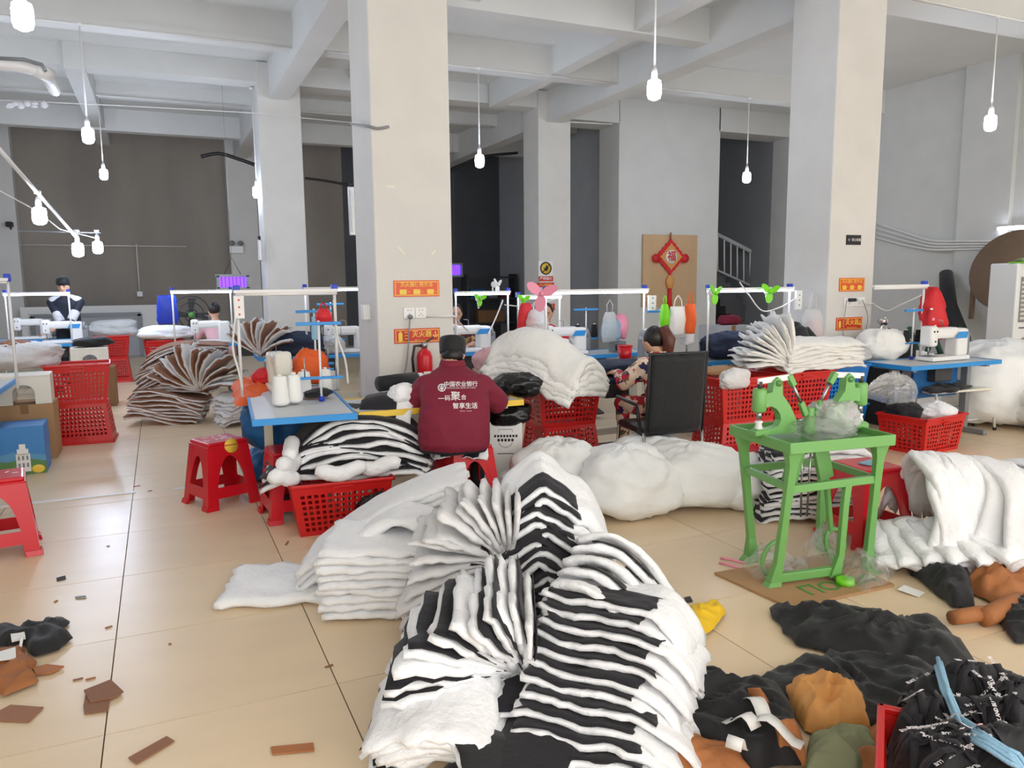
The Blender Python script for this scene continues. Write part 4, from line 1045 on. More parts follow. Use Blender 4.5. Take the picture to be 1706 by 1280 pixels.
# right side: dark and brown scraps under the pale pile
heap('black_cloth', 'black scraps under the pale pile by the plastic bags', 'cloth', [(1500,925),(1545,915),(1590,930),(1620,980),(1625,1020),(1590,1020),(1550,985),(1515,960)], .12, 'black_fabric', 23)
heap('black_cloth', 'black scrap at the far picture side below the rolls', 'cloth', [(1655,1030),(1706,1000),(1760,1020),(1750,1075),(1690,1075)], .08, 'black_fabric', 24)
heap('brown_cloth', 'brown shiny cloth crumpled under the pale pile', 'cloth', [(1585,945),(1640,925),(1700,930),(1740,960),(1730,1000),(1660,1010),(1610,990)], .16, 'tan_cloth', 25, fold=.7, fs_=9)
for k,(x0,y0,x1,y1,r_) in enumerate(((1585,1030,1650,1020,.035),(1640,1030,1700,1000,.045),(1560,955,1640,930,.02))):
    p, q = gp(x0,y0,.045), gp(x1,y1,.05)
    one('cloth_roll', MB().tube([p,p.lerp(q,.3),p.lerp(q,.7),q],[r_*.9,r_,r_,r_*.8],10), 'tan_cloth', ('tan cloth roll at the edge of the brown scraps','thicker tan cloth roll behind the first','thin tan strip sticking out of the pale pile')[k], 'cloth')
# ================================================================== GREEN PRESS
pr = thing('eyelet_press', 'green cast iron double eyelet press on its stand', 'press', (3.02,2.95,0), R(-7)); pr.scale = (.95,.9,1)
ZT = .735
MB().box(0,0,ZT,.64,.56,.014).build('tray_floor','green_dark',pr)
for k,(x,y,sx,sy) in enumerate(((0,-.28,.64,.012),(0,.28,.64,.012),(-.32,0,.012,.57),(.32,0,.012,.57))): MB().box(x,y,ZT+.008,sx,sy,.055,bev=.003).build('tray_lip','green_paint',pr)
def leg(pts, rs): 
    m = MB(); 
    P = [Vector(p) for p in pts]
    vs = []; 
    for p, (a, b) in zip(P, rs): vs += [p+Vector((-a,-b,0)), p+Vector((a,-b,0)), p+Vector((a,b,0)), p+Vector((-a,b,0))]
    fs = [(3,2,1,0)]
    for i in range(len(P)-1):
        for j in range(4): fs.append((4*i+j, 4*i+(j+1)%4, 4*(i+1)+(j+1)%4, 4*(i+1)+j))
    n = len(P)-1; fs.append((4*n,4*n+1,4*n+2,4*n+3)); return m.add(vs, fs)
LG = {'FL': (-.25,-.12,-.28), 'FR': (.34,-.08,.27), 'BL': (-.1,.28,-.24), 'BR': (.36,.3,.27)}
tops = {'FL': (-.27,-.23), 'FR': (.27,-.23), 'BL': (-.27,.23), 'BR': (.27,.23)}
feet = {'FL': (-.27,-.12), 'FR': (.34,-.1), 'BL': (-.14,.29), 'BR': (.34,.3)}
for n_ in tops:
    (tx,ty),(fx_,fy) = tops[n_], feet[n_]; d = Vector((fx_-tx,fy-ty,0))
    P = [(tx,ty,ZT-.01),(tx+d.x*.05,ty+d.y*.05,ZT-.09),(tx+d.x*.4,ty+d.y*.4,.4),(tx+d.x*.8,ty+d.y*.8,.13),(fx_-(.02 if tx<0 else -.01),fy-.01,.03),(fx_-(.05 if tx<0 else -.02),fy-.03,0)]
    leg(P,[(.045,.03),(.024,.018),(.02,.016),(.022,.018),(.035,.026),(.045,.035)]).build('leg','green_paint',pr)
def bar(a, b, w, h, name='crossbar', m='green_paint'):
    a, b = Vector(a), Vector(b); d = b-a
    M = Matrix.Translation((a+b)/2) @ d.to_track_quat('X','Z').to_matrix().to_4x4()
    return MB().box(0,0,0,d.length,w,h,bev=.004,M=M).build(name,m,pr)
bar((-.27,-.2,.52),(.29,-.2,.53),.03,.04); bar((-.25,.25,.53),(.29,.25,.53),.03,.04); bar((-.27,-.2,.53),(-.24,.25,.53),.03,.035); bar((.28,-.2,.53),(.29,.25,.53),.03,.035)
leg([(.1,-.2,.52),(.09,-.2,.42),(.085,-.19,.15),(.06,-.18,.05),(.06,-.17,.03)],[(.02,.016),(.018,.015),(.018,.015),(.03,.02),(.035,.025)]).build('centre_leg','green_paint',pr)
bar((-.27,-.13,.045),(.07,-.17,.06),.035,.045,'foot_bar')
bar((-.16,.0,.5),(-.16,.05,.5),.02,.02,'pivot')
for s_ in (-1,1):
    y0 = 0
    bar((s_*.06,y0,ZT-.02),(s_*.12,y0,.5),.03,.09,'treadle_link'); bar((s_*.12,y0,.52),(s_*.2,y0+.04*s_,.2),.022,.04,'treadle_arm')
    c_ = Vector((s_*.235,.04*s_,.12)); ring = []
    for k in range(20):
        a_ = 2*PI*k/20; ring.append(c_+Vector((.062*math.cos(a_)*s_,0,.085*math.sin(a_)))+Vector((.02*math.sin(a_)*-s_,0,0)))
    MB().tube(ring,.013,8,closed=True).build('treadle_ring','green_paint',pr)
    MB().cyl((s_*.03,.02,ZT),(s_*.02,.02,.3),.006,6).build('pull_rod','steel',pr)
    # head
    q = [(-.35,.03),(-.35,.0),(-.1,.0),(-.11,.07),(-.15,.14),(-.2,.2),(-.205,.27),(-.23,.29),(-.255,.27),(-.265,.215),(-.3,.21),(-.3,.14),(-.27,.145),(-.235,.13),(-.21,.1),(-.205,.07),(-.22,.04),(-.26,.03)]
    pts = [(-x*s_ if s_ > 0 else x, z) for x, z in q]
    H = thing('x','','') if False else None
    hd = MB().prism(pts,.055)
    hd.build('c_frame','green_paint',pr,loc=(0,0,ZT+.03))
    MB().lathe([(.03,.0),(.038,.01),(.038,.11),(.03,.12)],14,c=(s_*.325,0)).build('ram_sleeve','green_paint',pr,loc=(0,0,ZT+.145))
    MB().cyl((s_*.325,0,ZT+.11),(s_*.325,0,ZT+.15),.016,10).build('ram','steel',pr); MB().cyl((s_*.325,0,ZT+.265),(s_*.325,0,ZT+.3),.014,10).build('ram_top','dark_metal',pr)
    MB().box(s_*.32,0,ZT+.04,.09,.075,.03,bev=.008).build('anvil_block','green_paint',pr); MB().lathe([(.018,0),(.022,.01),(.016,.03),(.022,.04),(.02,.045)],10,c=(s_*.325,0)).build('anvil','white_metal',pr,loc=(0,0,ZT+.055))
    bar((s_*.34,0,ZT+.3),(s_*.14,0,ZT+.315),.016,.03,'lever','white_metal')
    MB().cyl((s_*.23,-.04,ZT+.29),(s_*.23,.04,ZT+.29),.016,10).build('pivot_pin','green_dark',pr)
    bar((s_*.15,0,ZT+.325),(s_*.115,0,ZT+.27),.036,.03,'knuckle')
    MB().cyl((s_*.12,0,ZT+.275),(s_*.06,0,ZT+.17),.009,8).build('threaded_rod','steel',pr)
    bar((s_*.065,0,ZT+.18),(s_*.03,0,ZT+.11),.03,.03,'clevis')
MB().lathe([(.05,0),(.03,.05),(.022,.12),(.02,.13)],10,c=(0,0)).build('centre_post','green_paint',pr,loc=(0,0,ZT+.02))
# cardboard under it
cb = [gp(1190,958),gp(1318,1017),gp(1490,978),gp(1385,925)]
cc = sum(cb,Vector())/4
ct_ = thing('cardboard_sheet','flattened brown cardboard under the green press','cardboard',(cc.x,cc.y,0))
mb = MB(); vs = [v-cc for v in cb]; vs = [Vector((v.x,v.y,.002)) for v in vs]+[Vector((v.x,v.y,.014)) for v in vs]
mb.add(vs,[(0,1,2,3)[::-1],(4,5,6,7),(0,1,5,4),(1,2,6,5),(2,3,7,6),(3,0,4,7)]); mb.build('board','card',ct_)
e_ = cb[2]-cb[1]; an = math.atan2(e_.y,e_.x)
text('ПOMM', .15, 'green_dark', ct_, Matrix.Translation((cb[1]-cc)*.48+Vector((.24,-.02,.0155))) @ Matrix.Rotation(an,4,'Z') @ Matrix.Rotation(.0,4,'X'), bold=.012)
one('tape_roll', MB().lathe([(.03,0),(.045,0),(.045,.03),(.03,.03)],18), 'lime', 'green tape roll on the cardboard by the press foot', 'tape', loc=gp(1408,973,.016))
for k,(x0,y0,x1,y1) in enumerate(((1200,930,1240,938),(1198,938,1230,946))):
    a, b = gp(x0,y0,.008), gp(x1,y1,.008); one('red_strip', MB().tube([a,a.lerp(b,.5)+Vector((0,0,.003)),b],.007,6), 'pink_plastic', ('upper','lower')[k]+' of two pink sticks beside the cardboard', 'stick')

# ================================================================== PEOPLE
from mathutils.bvhtree import BVHTree
def camo_mat(name, cols, scale):
    m = bpy.data.materials.new(name); m.use_nodes = True; MATS[name] = m; nt = m.node_tree; b = nt.nodes['Principled BSDF']; b.inputs['Roughness'].default_value = .8
    tc = nt.nodes.new('ShaderNodeTexCoord'); n0 = nt.nodes.new('ShaderNodeTexNoise'); n0.inputs['Scale'].default_value = scale*1.5
    mx = nt.nodes.new('ShaderNodeMix'); mx.data_type = 'RGBA'; mx.blend_type = 'ADD'; mx.inputs['Factor'].default_value = .06
    v = nt.nodes.new('ShaderNodeTexVoronoi'); v.inputs['Scale'].default_value = scale; cr = nt.nodes.new('ShaderNodeValToRGB'); cr.color_ramp.interpolation = 'CONSTANT'
    sp = nt.nodes.new('ShaderNodeSeparateColor'); L = nt.links.new
    L(tc.outputs['Object'],n0.inputs['Vector']); L(tc.outputs['Object'],mx.inputs['A']); L(n0.outputs['Color'],mx.inputs['B']); L(mx.outputs['Result'],v.inputs['Vector'])
    L(v.outputs['Color'],sp.inputs[0]); L(sp.outputs[0],cr.inputs['Fac']); L(cr.outputs['Color'],b.inputs['Base Color'])
    el = cr.color_ramp.elements
    while len(el) < len(cols): el.new(.5)
    for i,c in enumerate(cols): el[i].position = i/len(cols); el[i].color = lin(c)
camo_mat('camo', ('cf2b3c','e9c9ae','2b2350','efd9c4','b81f33','6b6142','e9c9ae'), 20)
camo_mat('floral', ('3a2222','a8323c','c9a46a','4a2b2b','7a3038'), 24)
mat('dark_trouser','20242c',.8); mat('jacket_navy','1d2333',.7,bump=.3,bscale=10); mat('jacket_white','d9d9dd',.7); mat('shoe','2a2a2c',.6)
RD, FD = Vector((math.cos(YAW),-math.sin(YAW),0)), Vector((math.sin(YAW),math.cos(YAW),0))
def capsule(mb, a, ra, b, rb, n=12):
    a, b = Vector(a), Vector(b); d = (b-a).normalized(); pts = []; rs = []
    for k in range(5): 
        t = PI/2*(1-k/4); pts.append(a-d*ra*math.sin(t)); rs.append(max(.002,ra*math.cos(t)))
    for k in range(5):
        t = PI/2*k/4; pts.append(b+d*rb*math.sin(t)); rs.append(max(.002,rb*math.cos(t)))
    mb.tube(pts, rs, n)
def loft(mb, rings, rd, fd, n=20):
    vs = []
    for (c, rx, ry) in rings:
        for j in range(n):
            a = 2*PI*j/n; ca, sa = math.cos(a), math.sin(a)
            e = 2.6; q = (abs(ca)**e+abs(sa)**e)**(-1/e); vs.append(Vector(c)+rd*(ca*q*rx)+fd*(sa*q*ry))
    k = len(rings); fs = [(i*n+j,i*n+(j+1)%n,(i+1)*n+(j+1)%n,(i+1)*n+j) for i in range(k-1) for j in range(n)]
    fs += [tuple(range(n))[::-1], tuple((k-1)*n+j for j in range(n))]
    mb.add(vs, fs, 0, True)
def make_body(parent, origin, caps, rings, rd, fd, zones, mats, voxel=.011, extra=None, wrinkle=.0):
    mb = MB(); O = Vector(origin)
    for (a, ra, b, rb) in caps: capsule(mb, Vector(a)-O, ra, Vector(b)-O, rb)
    if rings: loft(mb, [(Vector(c)-O, rx, ry) for c, rx, ry in rings], rd, fd)
    for (c, r_, M) in (extra or []): mb.ell((0,0,0), r_, 18, 12, M=Matrix.Translation(Vector(c)-O) @ M)
    me = mb.mesh('body'); o = bpy.data.objects.new('body', me); WORK.collection.objects.link(o)
    md = o.modifiers.new('r','REMESH'); md.mode = 'VOXEL'; md.voxel_size = voxel; md.use_smooth_shade = True
    sm_ = o.modifiers.new('s','SMOOTH'); sm_.factor = .5; sm_.iterations = 6
    m2 = baked(o)
    bpy.data.objects.remove(o)
    if wrinkle:
        ns = [v.normal.copy() for v in m2.vertices]
        for v, n in zip(m2.vertices, ns):
            p = v.co; v.co = p+n*(wrinkle*(nz3((p.x*.7,p.y*.7,p.z*1.6),13)+.6*(1-2*abs(nz3((p.x,p.y,p.z*1.4),7,3)))))
    m2.name = 'body'
    for m in mats: m2.materials.append(MATS[m])
    zs = [zones(p.center+O) for p in m2.polygons]; m2.polygons.foreach_set('material_index', zs); m2.polygons.foreach_set('use_smooth', [True]*len(zs))
    m2.update()
    b = obj('body', m2, parent); return b
def seg_d(p, a, b):
    a, b = Vector(a), Vector(b); d = b-a; t = max(0,min(1,(p-a).dot(d)/d.length_squared)); return (p-(a+d*t)).length
def fingers(hand, fwd, side, up, s=1.0, curl=.5):
    """caps of palm, four fingers and thumb"""
    h = Vector(hand); out = [(h-fwd*.03*s,.026*s,h+fwd*.045*s,.026*s)]
    for k, l in enumerate((.066,.075,.07,.055)):
        r0 = h+fwd*.05*s+side*((k-1.5)*.019*s); m1 = r0+fwd*(l*.55*s)-up*(curl*.02*s); m2 = m1+fwd*(l*.45*s)-up*(curl*.04*s)
        out += [(r0,.0095*s,m1,.009*s),(m1,.009*s,m2,.0075*s)]
    t0 = h+side*(-.03*s); t1 = t0-side*(.03*s)+fwd*(.03*s); t2 = t1+fwd*(.03*s)-up*.01*s
    return out+[(t0,.012*s,t1,.011*s),(t1,.011*s,t2,.009*s)]
def head_extra(c, rd, fd, s=1.0, tilt=0):
    M = Matrix((( rd.x,fd.x,0,0),(rd.y,fd.y,0,0),(rd.z,fd.z,1,0),(0,0,0,1))) @ Matrix.Rotation(tilt,4,'X')
    c = Vector(c); f = (M @ Vector((0,1,0,0))).to_3d() if False else (M.to_3x3() @ Vector((0,1,0))); u = M.to_3x3() @ Vector((0,0,1)); r_ = M.to_3x3() @ Vector((1,0,0))
    I = M
    return [(c,(.075*s,.093*s,.11*s),I),(c+f*.03*s-u*.055*s,(.052*s,.06*s,.06*s),I),(c+f*.093*s-u*.018*s,(.013*s,.018*s,.022*s),I),
            (c+r_*.078*s-u*.01*s-f*.005*s,(.009*s,.02*s,.03*s),I),(c-r_*.078*s-u*.01*s-f*.005*s,(.009*s,.02*s,.03*s),I)], M, f, u, r_
def face_parts(parent, c, O, f, u, r_, s=1.0):
    c = Vector(c)-Vector(O)
    for sg in (-1,1):
        MB().ell(c+f*.083*s+r_*(sg*.03*s)+u*.005*s,(.011*s,.008*s,.006*s),8,6).build('eye','ink',parent)
        MB().box(*(c+f*.086*s+r_*(sg*.03*s)+u*.026*s),.03*s,.01*s,.006*s,rz=math.atan2(r_.y,r_.x)).build('eyebrow','hair',parent)
    MB().box(*(c+f*.088*s-u*.06*s),.035*s,.012*s,.008*s,rz=math.atan2(r_.y,r_.x)).build('mouth','red_cloth',parent)

# --- seated worker in maroon, seen from behind
mo = Vector((1.70,4.70,0)); man = thing('person','person in maroon work jacket and black cap seated with back turned','person',mo)
rings = [((1.695,4.69,.445),.21,.15),((1.70,4.69,.5),.235,.175),((1.705,4.70,.62),.235,.175),((1.73,4.74,.75),.225,.165),((1.755,4.82,.85),.225,.15),((1.77,4.87,.905),.205,.125),((1.785,4.92,.95),.125,.092),((1.8,4.965,.985),.07,.07)]
SL, SR = Vector((1.615,4.93,.835)), Vector((1.925,4.79,.83)); EL, ER = Vector((1.535,5.0,.735)), Vector((2.075,4.86,.725)); HL, HR = Vector((1.72,5.22,.785)), Vector((2.0,5.13,.785))
caps = [(SL,.1,EL,.085),(EL,.078,HL-FD*.03,.042),(SR,.1,ER,.085),(ER,.078,HR-FD*.03,.042),
        ((1.62,4.76,.53),.1,(1.78,5.1,.52),.075),((1.78,5.1,.5),.07,(1.76,5.08,.1),.045),((1.76,5.05,.05),.045,(1.82,5.2,.045),.04),
        ((1.82,4.68,.53),.1,(2.0,5.02,.52),.075),((2.0,5.02,.5),.07,(1.98,5.0,.1),.045),((1.98,4.98,.05),.045,(2.04,5.12,.045),.04),
        ((1.795,4.95,.94),.058,(1.81,5.0,1.02),.056)]
caps += fingers(HL,(RD*.5+FD).normalized(),RD,UP)+fingers(HR,(FD-RD*.3).normalized(),-RD,UP)
HC = Vector((1.825,5.03,1.045)); hx_, HM, hf, hu, hr = head_extra(HC, RD, FD, 1.0, -.35)
def zn(p):
    if (p-HC).length < .135 and p.z > .965 or (p.z > .97 and (p-Vector((1.805,4.98,.98))).length < .07): return 1
    if min((p-HL).length,(p-HR).length) < .13 and min((p-HL).dot(FD),9) > -9 and max((p-HL).dot(FD),-(9)) > -.06 and ((p-HL).length < .13 and (p-HL).dot(FD) > -.045 or (p-HR).length < .13 and (p-HR).dot(FD) > -.045): return 1
    if p.z < .06: return 3
    if p.z < .47 or (p.z < .6 and (p-mo).dot(FD) > .18): return 2
    return 0
body = make_body(man, mo, caps, rings, RD, FD, zn, ['maroon','skin','dark_trouser','shoe'], .011, hx_, .006)
face_parts(man, HC, mo, hf, hu, hr)
cp = MB(); HMl = Matrix.Translation(HC-mo) @ HM
cp.lathe([(.086,-.005),(.091,.02),(.095,.085),(.09,.112),(.06,.122),(.002,.124)],22,M=HMl @ Matrix.Scale(1.12,4,(0,1,0))); cp.build('cap','black_fabric',man)
def brim(u, v): 
    a_ = -.9+1.8*u; return HMl @ Vector((.095*math.sin(a_)*(1+.25*v), .1*math.cos(a_)*(1+.62*v*math.cos(a_*.8)), .012-.02*v))
sheet_mb(brim,.006,10,4,0,0).build('cap_brim','black_fabric',man)
MB().ell(HC-mo-hf*.02-hu*.01,(.078,.088,.07),14,9,M=None).build('hair','hair',man)
def collar(u, v):
    a_ = -2.6+5.2*u; return Vector((1.797,4.955,0.965+.05*v))-mo+(-FD*math.cos(a_)*(.082-.012*v))+RD*math.sin(a_)*(.092-.014*v)
sheet_mb(collar,.008,14,3,0,0).build('collar','maroon',man)
# lettering pressed onto the jacket back
bvh = BVHTree.FromPolygons([v.co.copy() for v in body.data.vertices],[list(p.vertices) for p in body.data.polygons])
def print_on(body_txt, size, px, py, mat_='white_ink', bold=.0, mesh=None, name='jacket_lettering'):
    dirv = (dp(px, py, 4.4)-CAMP).normalized(); c_ = dp(px, py, 4.4)-mo
    if mesh is None:
        _tc.body = body_txt; _tc.size = size; _tc.extrude = 0; _tc.offset = bold*size; _tc.align_x = 'CENTER'; _tc.align_y = 'CENTER'
        me = baked(_to)
    else: me = mesh
    M = Matrix(((RD.x,0,-FD.x),(RD.y,0,-FD.y),(0,1,0))).to_4x4()
    bmm = bmesh.new(); bmm.from_mesh(me); bmesh.ops.triangulate(bmm, faces=bmm.faces[:])
    view = (c_+mo-CAMP).normalized(); ok = True
    for v in bmm.verts:
        w = M @ v.co+c_
        hit = bvh.ray_cast(w, dirv)
        if hit[0] is not None: v.co = hit[0]-dirv*.004
        else: ok = False; v.co = w
    bmm.to_mesh(me); bmm.free(); me.materials.clear(); me.materials.append(MATS[mat_]); me.name = name
    return obj(name, me, man) if ok else None
print_on('中国农业银行', .037, 767.7, 640.6, bold=.014); print_on('AGRICULTURAL BANK OF CHINA', .0128, 767.7, 646.6)
print_on('一', .04, 735, 665, bold=.012); print_on('码', .038, 745.5, 664, bold=.01); print_on('聚', .064, 759, 661, bold=.008); print_on('合', .036, 772.5, 662.5, bold=.012)
print_on('智享生活', .04, 775, 676.8, bold=.014); print_on('▪▪▪▪▪  ▪▪▪▪▪', .0125, 776, 685)
rg = MB(); 
for j in range(24):
    pass
def annulus(r0, r1, n=24):
    m = MB(); vs = [(r_*math.cos(2*PI*j/n), r_*math.sin(2*PI*j/n), 0) for r_ in (r0,r1) for j in range(n)]; return m.add(vs,[(j,(j+1)%n,n+(j+1)%n,n+j) for j in range(n)])
em = annulus(.02,.026); em.add([(-.004,-.018,0),(.004,-.018,0),(.004,.018,0),(-.004,.018,0)],[(0,1,2,3)]); em.add([(-.013,-.004,0),(-.009,-.012,0),(.009,-.012,0),(.013,-.004,0),(.013,.012,0),(.009,.012,0),(.008,-.004,0),(-.008,-.004,0),(-.009,.012,0),(-.013,.012,0)],[(0,1,2,3,6,7),(3,4,5,6),(0,7,8,9)])
print_on('', 0, 736, 646, mesh=em.mesh('emblem'), name='jacket_emblem')
# scrap cushion on his stool
def cush(u, v): return Vector((1.80,4.82,.466))+RD*((u-.5)*.36)+FD*((v-.5)*.3)+UP*(-.1*max(0,abs(2*u-1)-.75)-.28*max(0,.35-v)**1.3)
panel('padded scrap laid over the seat under the worker in maroon', None, cush, .014, (.15,.85), (0,.5), name='seat_pad', cat='cushion', seed=610)

# --- worker in camouflage jacket
wo = Vector((3.52,5.06,0)); wom = thing('person','person in red camouflage jacket with brown ponytail at the dark table','person',wo)
fdw = Vector((-.25,.97,0)).normalized(); rdw = Vector((fdw.y,-fdw.x,0))
rings = [((3.52,5.0,.49),.19,.15),((3.52,5.02,.58),.185,.15),((3.53,5.07,.72),.175,.135),((3.545,5.13,.82),.185,.12),((3.555,5.17,.88),.165,.1),((3.56,5.2,.915),.1,.08),((3.56,5.22,.95),.06,.06)]
SL, SR = Vector((3.375,5.14,.855)), Vector((3.715,5.2,.85)); EL, ER = Vector((3.24,5.22,.735)), Vector((3.84,5.28,.74)); HL, HR = Vector((3.34,5.48,.775)), Vector((3.7,5.5,.775))
caps = [(SL,.08,EL,.066),(EL,.06,HL-FD*.04,.04),(SR,.08,ER,.066),(ER,.06,HR-FD*.04,.04),((3.44,5.06,.53),.09,(3.36,5.42,.53),.07),((3.36,5.42,.5),.06,(3.36,5.4,.1),.042),((3.36,5.38,.05),.04,(3.33,5.52,.045),.035),
        ((3.62,5.06,.53),.09,(3.6,5.42,.53),.07),((3.6,5.42,.5),.06,(3.6,5.4,.1),.042),((3.6,5.38,.05),.04,(3.58,5.52,.045),.035),((3.56,5.21,.92),.05,(3.555,5.25,1.0),.05)]
caps += fingers(HL,fdw,rdw,UP,.92)+fingers(HR,fdw,-rdw,UP,.92)
HCw = Vector((3.555,5.28,1.045)); hxw, HMw, hfw, huw, hrw = head_extra(HCw, rdw, fdw, .97, -.3)
def znw(p):
    if ((p-HCw).length < .13 and p.z > .96) or (p.z > .95 and (p-Vector((3.56,5.22,.98))).length < .06): return 1
    if ((p-HL).length < .13 and (p-HL).dot(FD) > -.05) or ((p-HR).length < .13 and (p-HR).dot(FD) > -.05): return 1
    if p.z < .07: return 2
    return 0
make_body(wom, wo, caps, rings, rdw, fdw, znw, ['camo','skin','shoe'], .011, hxw, .006)
face_parts(wom, HCw, wo, hfw, huw, hrw, .97)
MB().ell(HCw-wo-hfw*.022+huw*.022,(.088,.094,.1),18,12,nz=.05).build('hair','hair',wom)
pt = [HCw-wo-hfw*.06+huw*.06+hrw*.01, HCw-wo-hfw*.12+huw*.06+hrw*.02, HCw-wo-hfw*.15-UP*.03+hrw*.03, HCw-wo-hfw*.14-UP*.11+hrw*.03, HCw-wo-hfw*.1-UP*.17+hrw*.02]
MB().tube(pt,[.03,.05,.055,.045,.015],14).build('ponytail','hair_brown',wom)
def collw(u, v):
    a_ = -2.5+5*u; return Vector((3.56,5.205,.92+.05*v))-wo+(-fdw*math.cos(a_)*(.08-.01*v))+rdw*math.sin(a_)*(.088-.01*v)
sheet_mb(collw,.01,12,3,0,0).build('collar','camo',wom)

# --- generic far figures
def figure(label, loc, yaw, top, bottom, stand=False, hairm='hair', hat=None, lean=.06, hand_to=None, sleeve=None):
    O = Vector(loc); f_ = Vector((-math.sin(yaw),math.cos(yaw),0)); r_ = Vector((f_.y,-f_.x,0))
    L = lambda x, y, z: O+r_*x+f_*y+UP*z
    t = thing('person', label, 'person', O)
    h0 = .9 if stand else .46
    rings = [(L(0,0,h0),.17,.12),(L(0,.01,h0+.12),.175,.125),(L(0,lean*.5,h0+.3),.175,.12),(L(0,lean,h0+.44),.185,.105),(L(0,lean,h0+.5),.13,.085),(L(0,lean,h0+.54),.06,.055)]
    hands = [Vector(q) for q in hand_to] if hand_to else [L(-.14,.38,h0+.3),L(.14,.38,h0+.3)]
    caps = []; el = []
    for s_, hnd in ((-1,hands[0]),(1,hands[1])):
        S = L(s_*.19,lean,h0+.44); mid = (S+hnd)/2+r_*(s_*.09)-UP*.07; el.append(mid)
        caps += [(S,.07,mid,.058),(mid,.055,hnd-(hnd-mid).normalized()*.04,.036)]+fingers(hnd,(hnd-mid).normalized(),-r_*s_,UP,.95)
        if stand: caps += [(L(s_*.09,0,.88),.095,L(s_*.1,.02,.48),.07),(L(s_*.1,.02,.48),.068,L(s_*.1,0,.1),.048),(L(s_*.1,-.03,.045),.045,L(s_*.12,.13,.04),.036)]
        else: caps += [(L(s_*.09,.05,.52),.09,L(s_*.11,.4,.52),.068),(L(s_*.11,.4,.5),.06,L(s_*.11,.38,.1),.045),(L(s_*.11,.36,.05),.042,L(s_*.11,.5,.04),.035)]
    caps.append((L(0,lean,h0+.5),.05,L(0,lean+.02,h0+.62),.05))
    hc = L(0,lean+.04,h0+.68); hx2, M2, hf2, hu2, hr2 = head_extra(hc, r_, f_, 1.0, -.2)
    def z2(p):
        if p.z > h0+.535: return 1
        if min((p-hands[0]).length,(p-hands[1]).length) < .11: return 1
        if p.z < .07: return 3
        if p.z < h0+.03 or (not stand and p.z < .6 and (p-O).dot(f_) > .16): return 2
        return 0
    make_body(t, O, caps, rings, r_, f_, z2, [top,'skin',bottom,'shoe'], .014, hx2)
    face_parts(t, hc, O, hf2, hu2, hr2)
    MB().ell(hc-O-hf2*.025+hu2*.025,(.086,.09,.1),16,10,nz=.06).build('hair',hairm,t)
    if hat:
        MB().lathe([(.09,.03),(.094,.06),(.085,.12),(.05,.14),(.002,.142)],18,M=Matrix.Translation(hc-O) @ M2).build('cap',hat,t)
    return t, L, h0, r_, f_, O
t, L, h0, r_, f_, O = figure('person standing in a black and white jacket at the far table', (-1.27,13.5,0), R(170), 'jacket_navy', 'dark_trouser', True, hat='black_fabric', hand_to=[(-1.52,13.2,.92),(-1.05,13.18,.86)])
t.location.z = -.06
def chest(u, v): return L(-.175+.35*u, .125-.02*abs(2*u-1), h0+.42+.08*v)-O
for s_, hnd in ((-1,Vector((-1.52,13.2,.92))),(1,Vector((-1.05,13.18,.86)))):
    S = L(s_*.19,.06,h0+.44); mid = (S+hnd)/2+r_*(s_*.09)-UP*.07
    yk = MB(); capsule(yk, L(s_*.07,.06,h0+.5)-O, .06, L(s_*.17,.06,h0+.465)-O, .066); yk.build('white_shoulder','jacket_white',t)
    bd = MB(); capsule(bd, S.lerp(mid,.55)-O, .068, S.lerp(mid,.85)-O, .066); bd.build('white_sleeve_band','jacket_white',t)
MB().box(*(L(.0,.135,h0+.3)-O),.07,.012,.03,rz=R(170)).build('chest_patch','paper',t)
figure('person in a dark floral top seated at the far machine behind the thick column', (3.42,9.3,0), R(165), 'floral', 'dark_trouser')
figure('person in red with face showing behind the pink fan', (4.45,8.75,0), R(150), 'red_cloth', 'dark_trouser')
figure('person in pale pink bent behind the brown stack', (.8,12.0,0), R(15), 'pink_cloth', 'dark_trouser', lean=.24)
wom.location.x += .1
# ================================================================== CARTONS, BAGS, CLOTHES AND SMALL THINGS
def arch_stool(label, loc, rz, s=1.0):
    t = thing('box_stool', label, 'stool', loc, rz, 'cream plastic box stools'); t.scale = (s,s,s); w, d, h = .42, .3, .26
    MB().box(0,0,h-.012,w,d,.024,bev=.008).build('seat','cream_plastic',t)
    for sy in (-1,1):
        pts = [(-w/2,0),(-.085,0),(-.085,.1)]+[(-.085*math.cos(a),.1+.075*math.sin(a)) for a in [PI*k/8 for k in range(1,8)]]+[(.085,.1),(.085,0),(w/2,0),(w/2,h-.02),(-w/2,h-.02)]
        MB().prism(pts,.016).build('arched_side','cream_plastic',t,loc=(0,sy*(d/2-.01),0))
    for sx in (-1,1): MB().box(sx*(w/2-.008),0,h/2-.01,.016,d-.03,h-.02).build('end_panel','cream_plastic',t)
    return t
def carton(label, loc, w, d, h, m='card', rz=0):
    t = thing('carton', label, 'carton', loc, rz)
    MB().box(0,0,h/2,w,d,h,bev=.004).build('carton_body',m,t)
    MB().box(0,-d/2-.001,h-.04,.06,.002,.08).build('packing_tape','card_dark',t)
    return t
c_ = carton('brown carton under the cream box stool by the crates', (-1.14,8.1,0), .44,.4,.5); 
arch_stool('cream box stool with arched side on the brown carton', (-1.14,8.05,.502), .03)
bc = thing('picture_carton','blue printed carton with a tower picture and red tag','carton',(-1.27,7.5,0),.02)
mat('carton_blue','3f86c8',.5); mat('carton_green','5d8a50',.6); mat('hill_blue','5d9ac6',.6)
MB().box(0,0,.2,.66,.36,.4,bev=.004).build('carton_body','carton_blue',bc)
MB().prism([(-.33,0),(.33,0),(.33,.1),(.2,.13),(.05,.11),(-.1,.14),(-.33,.1)],.002).build('meadow_print','carton_green',bc,loc=(0,-.182,.003))
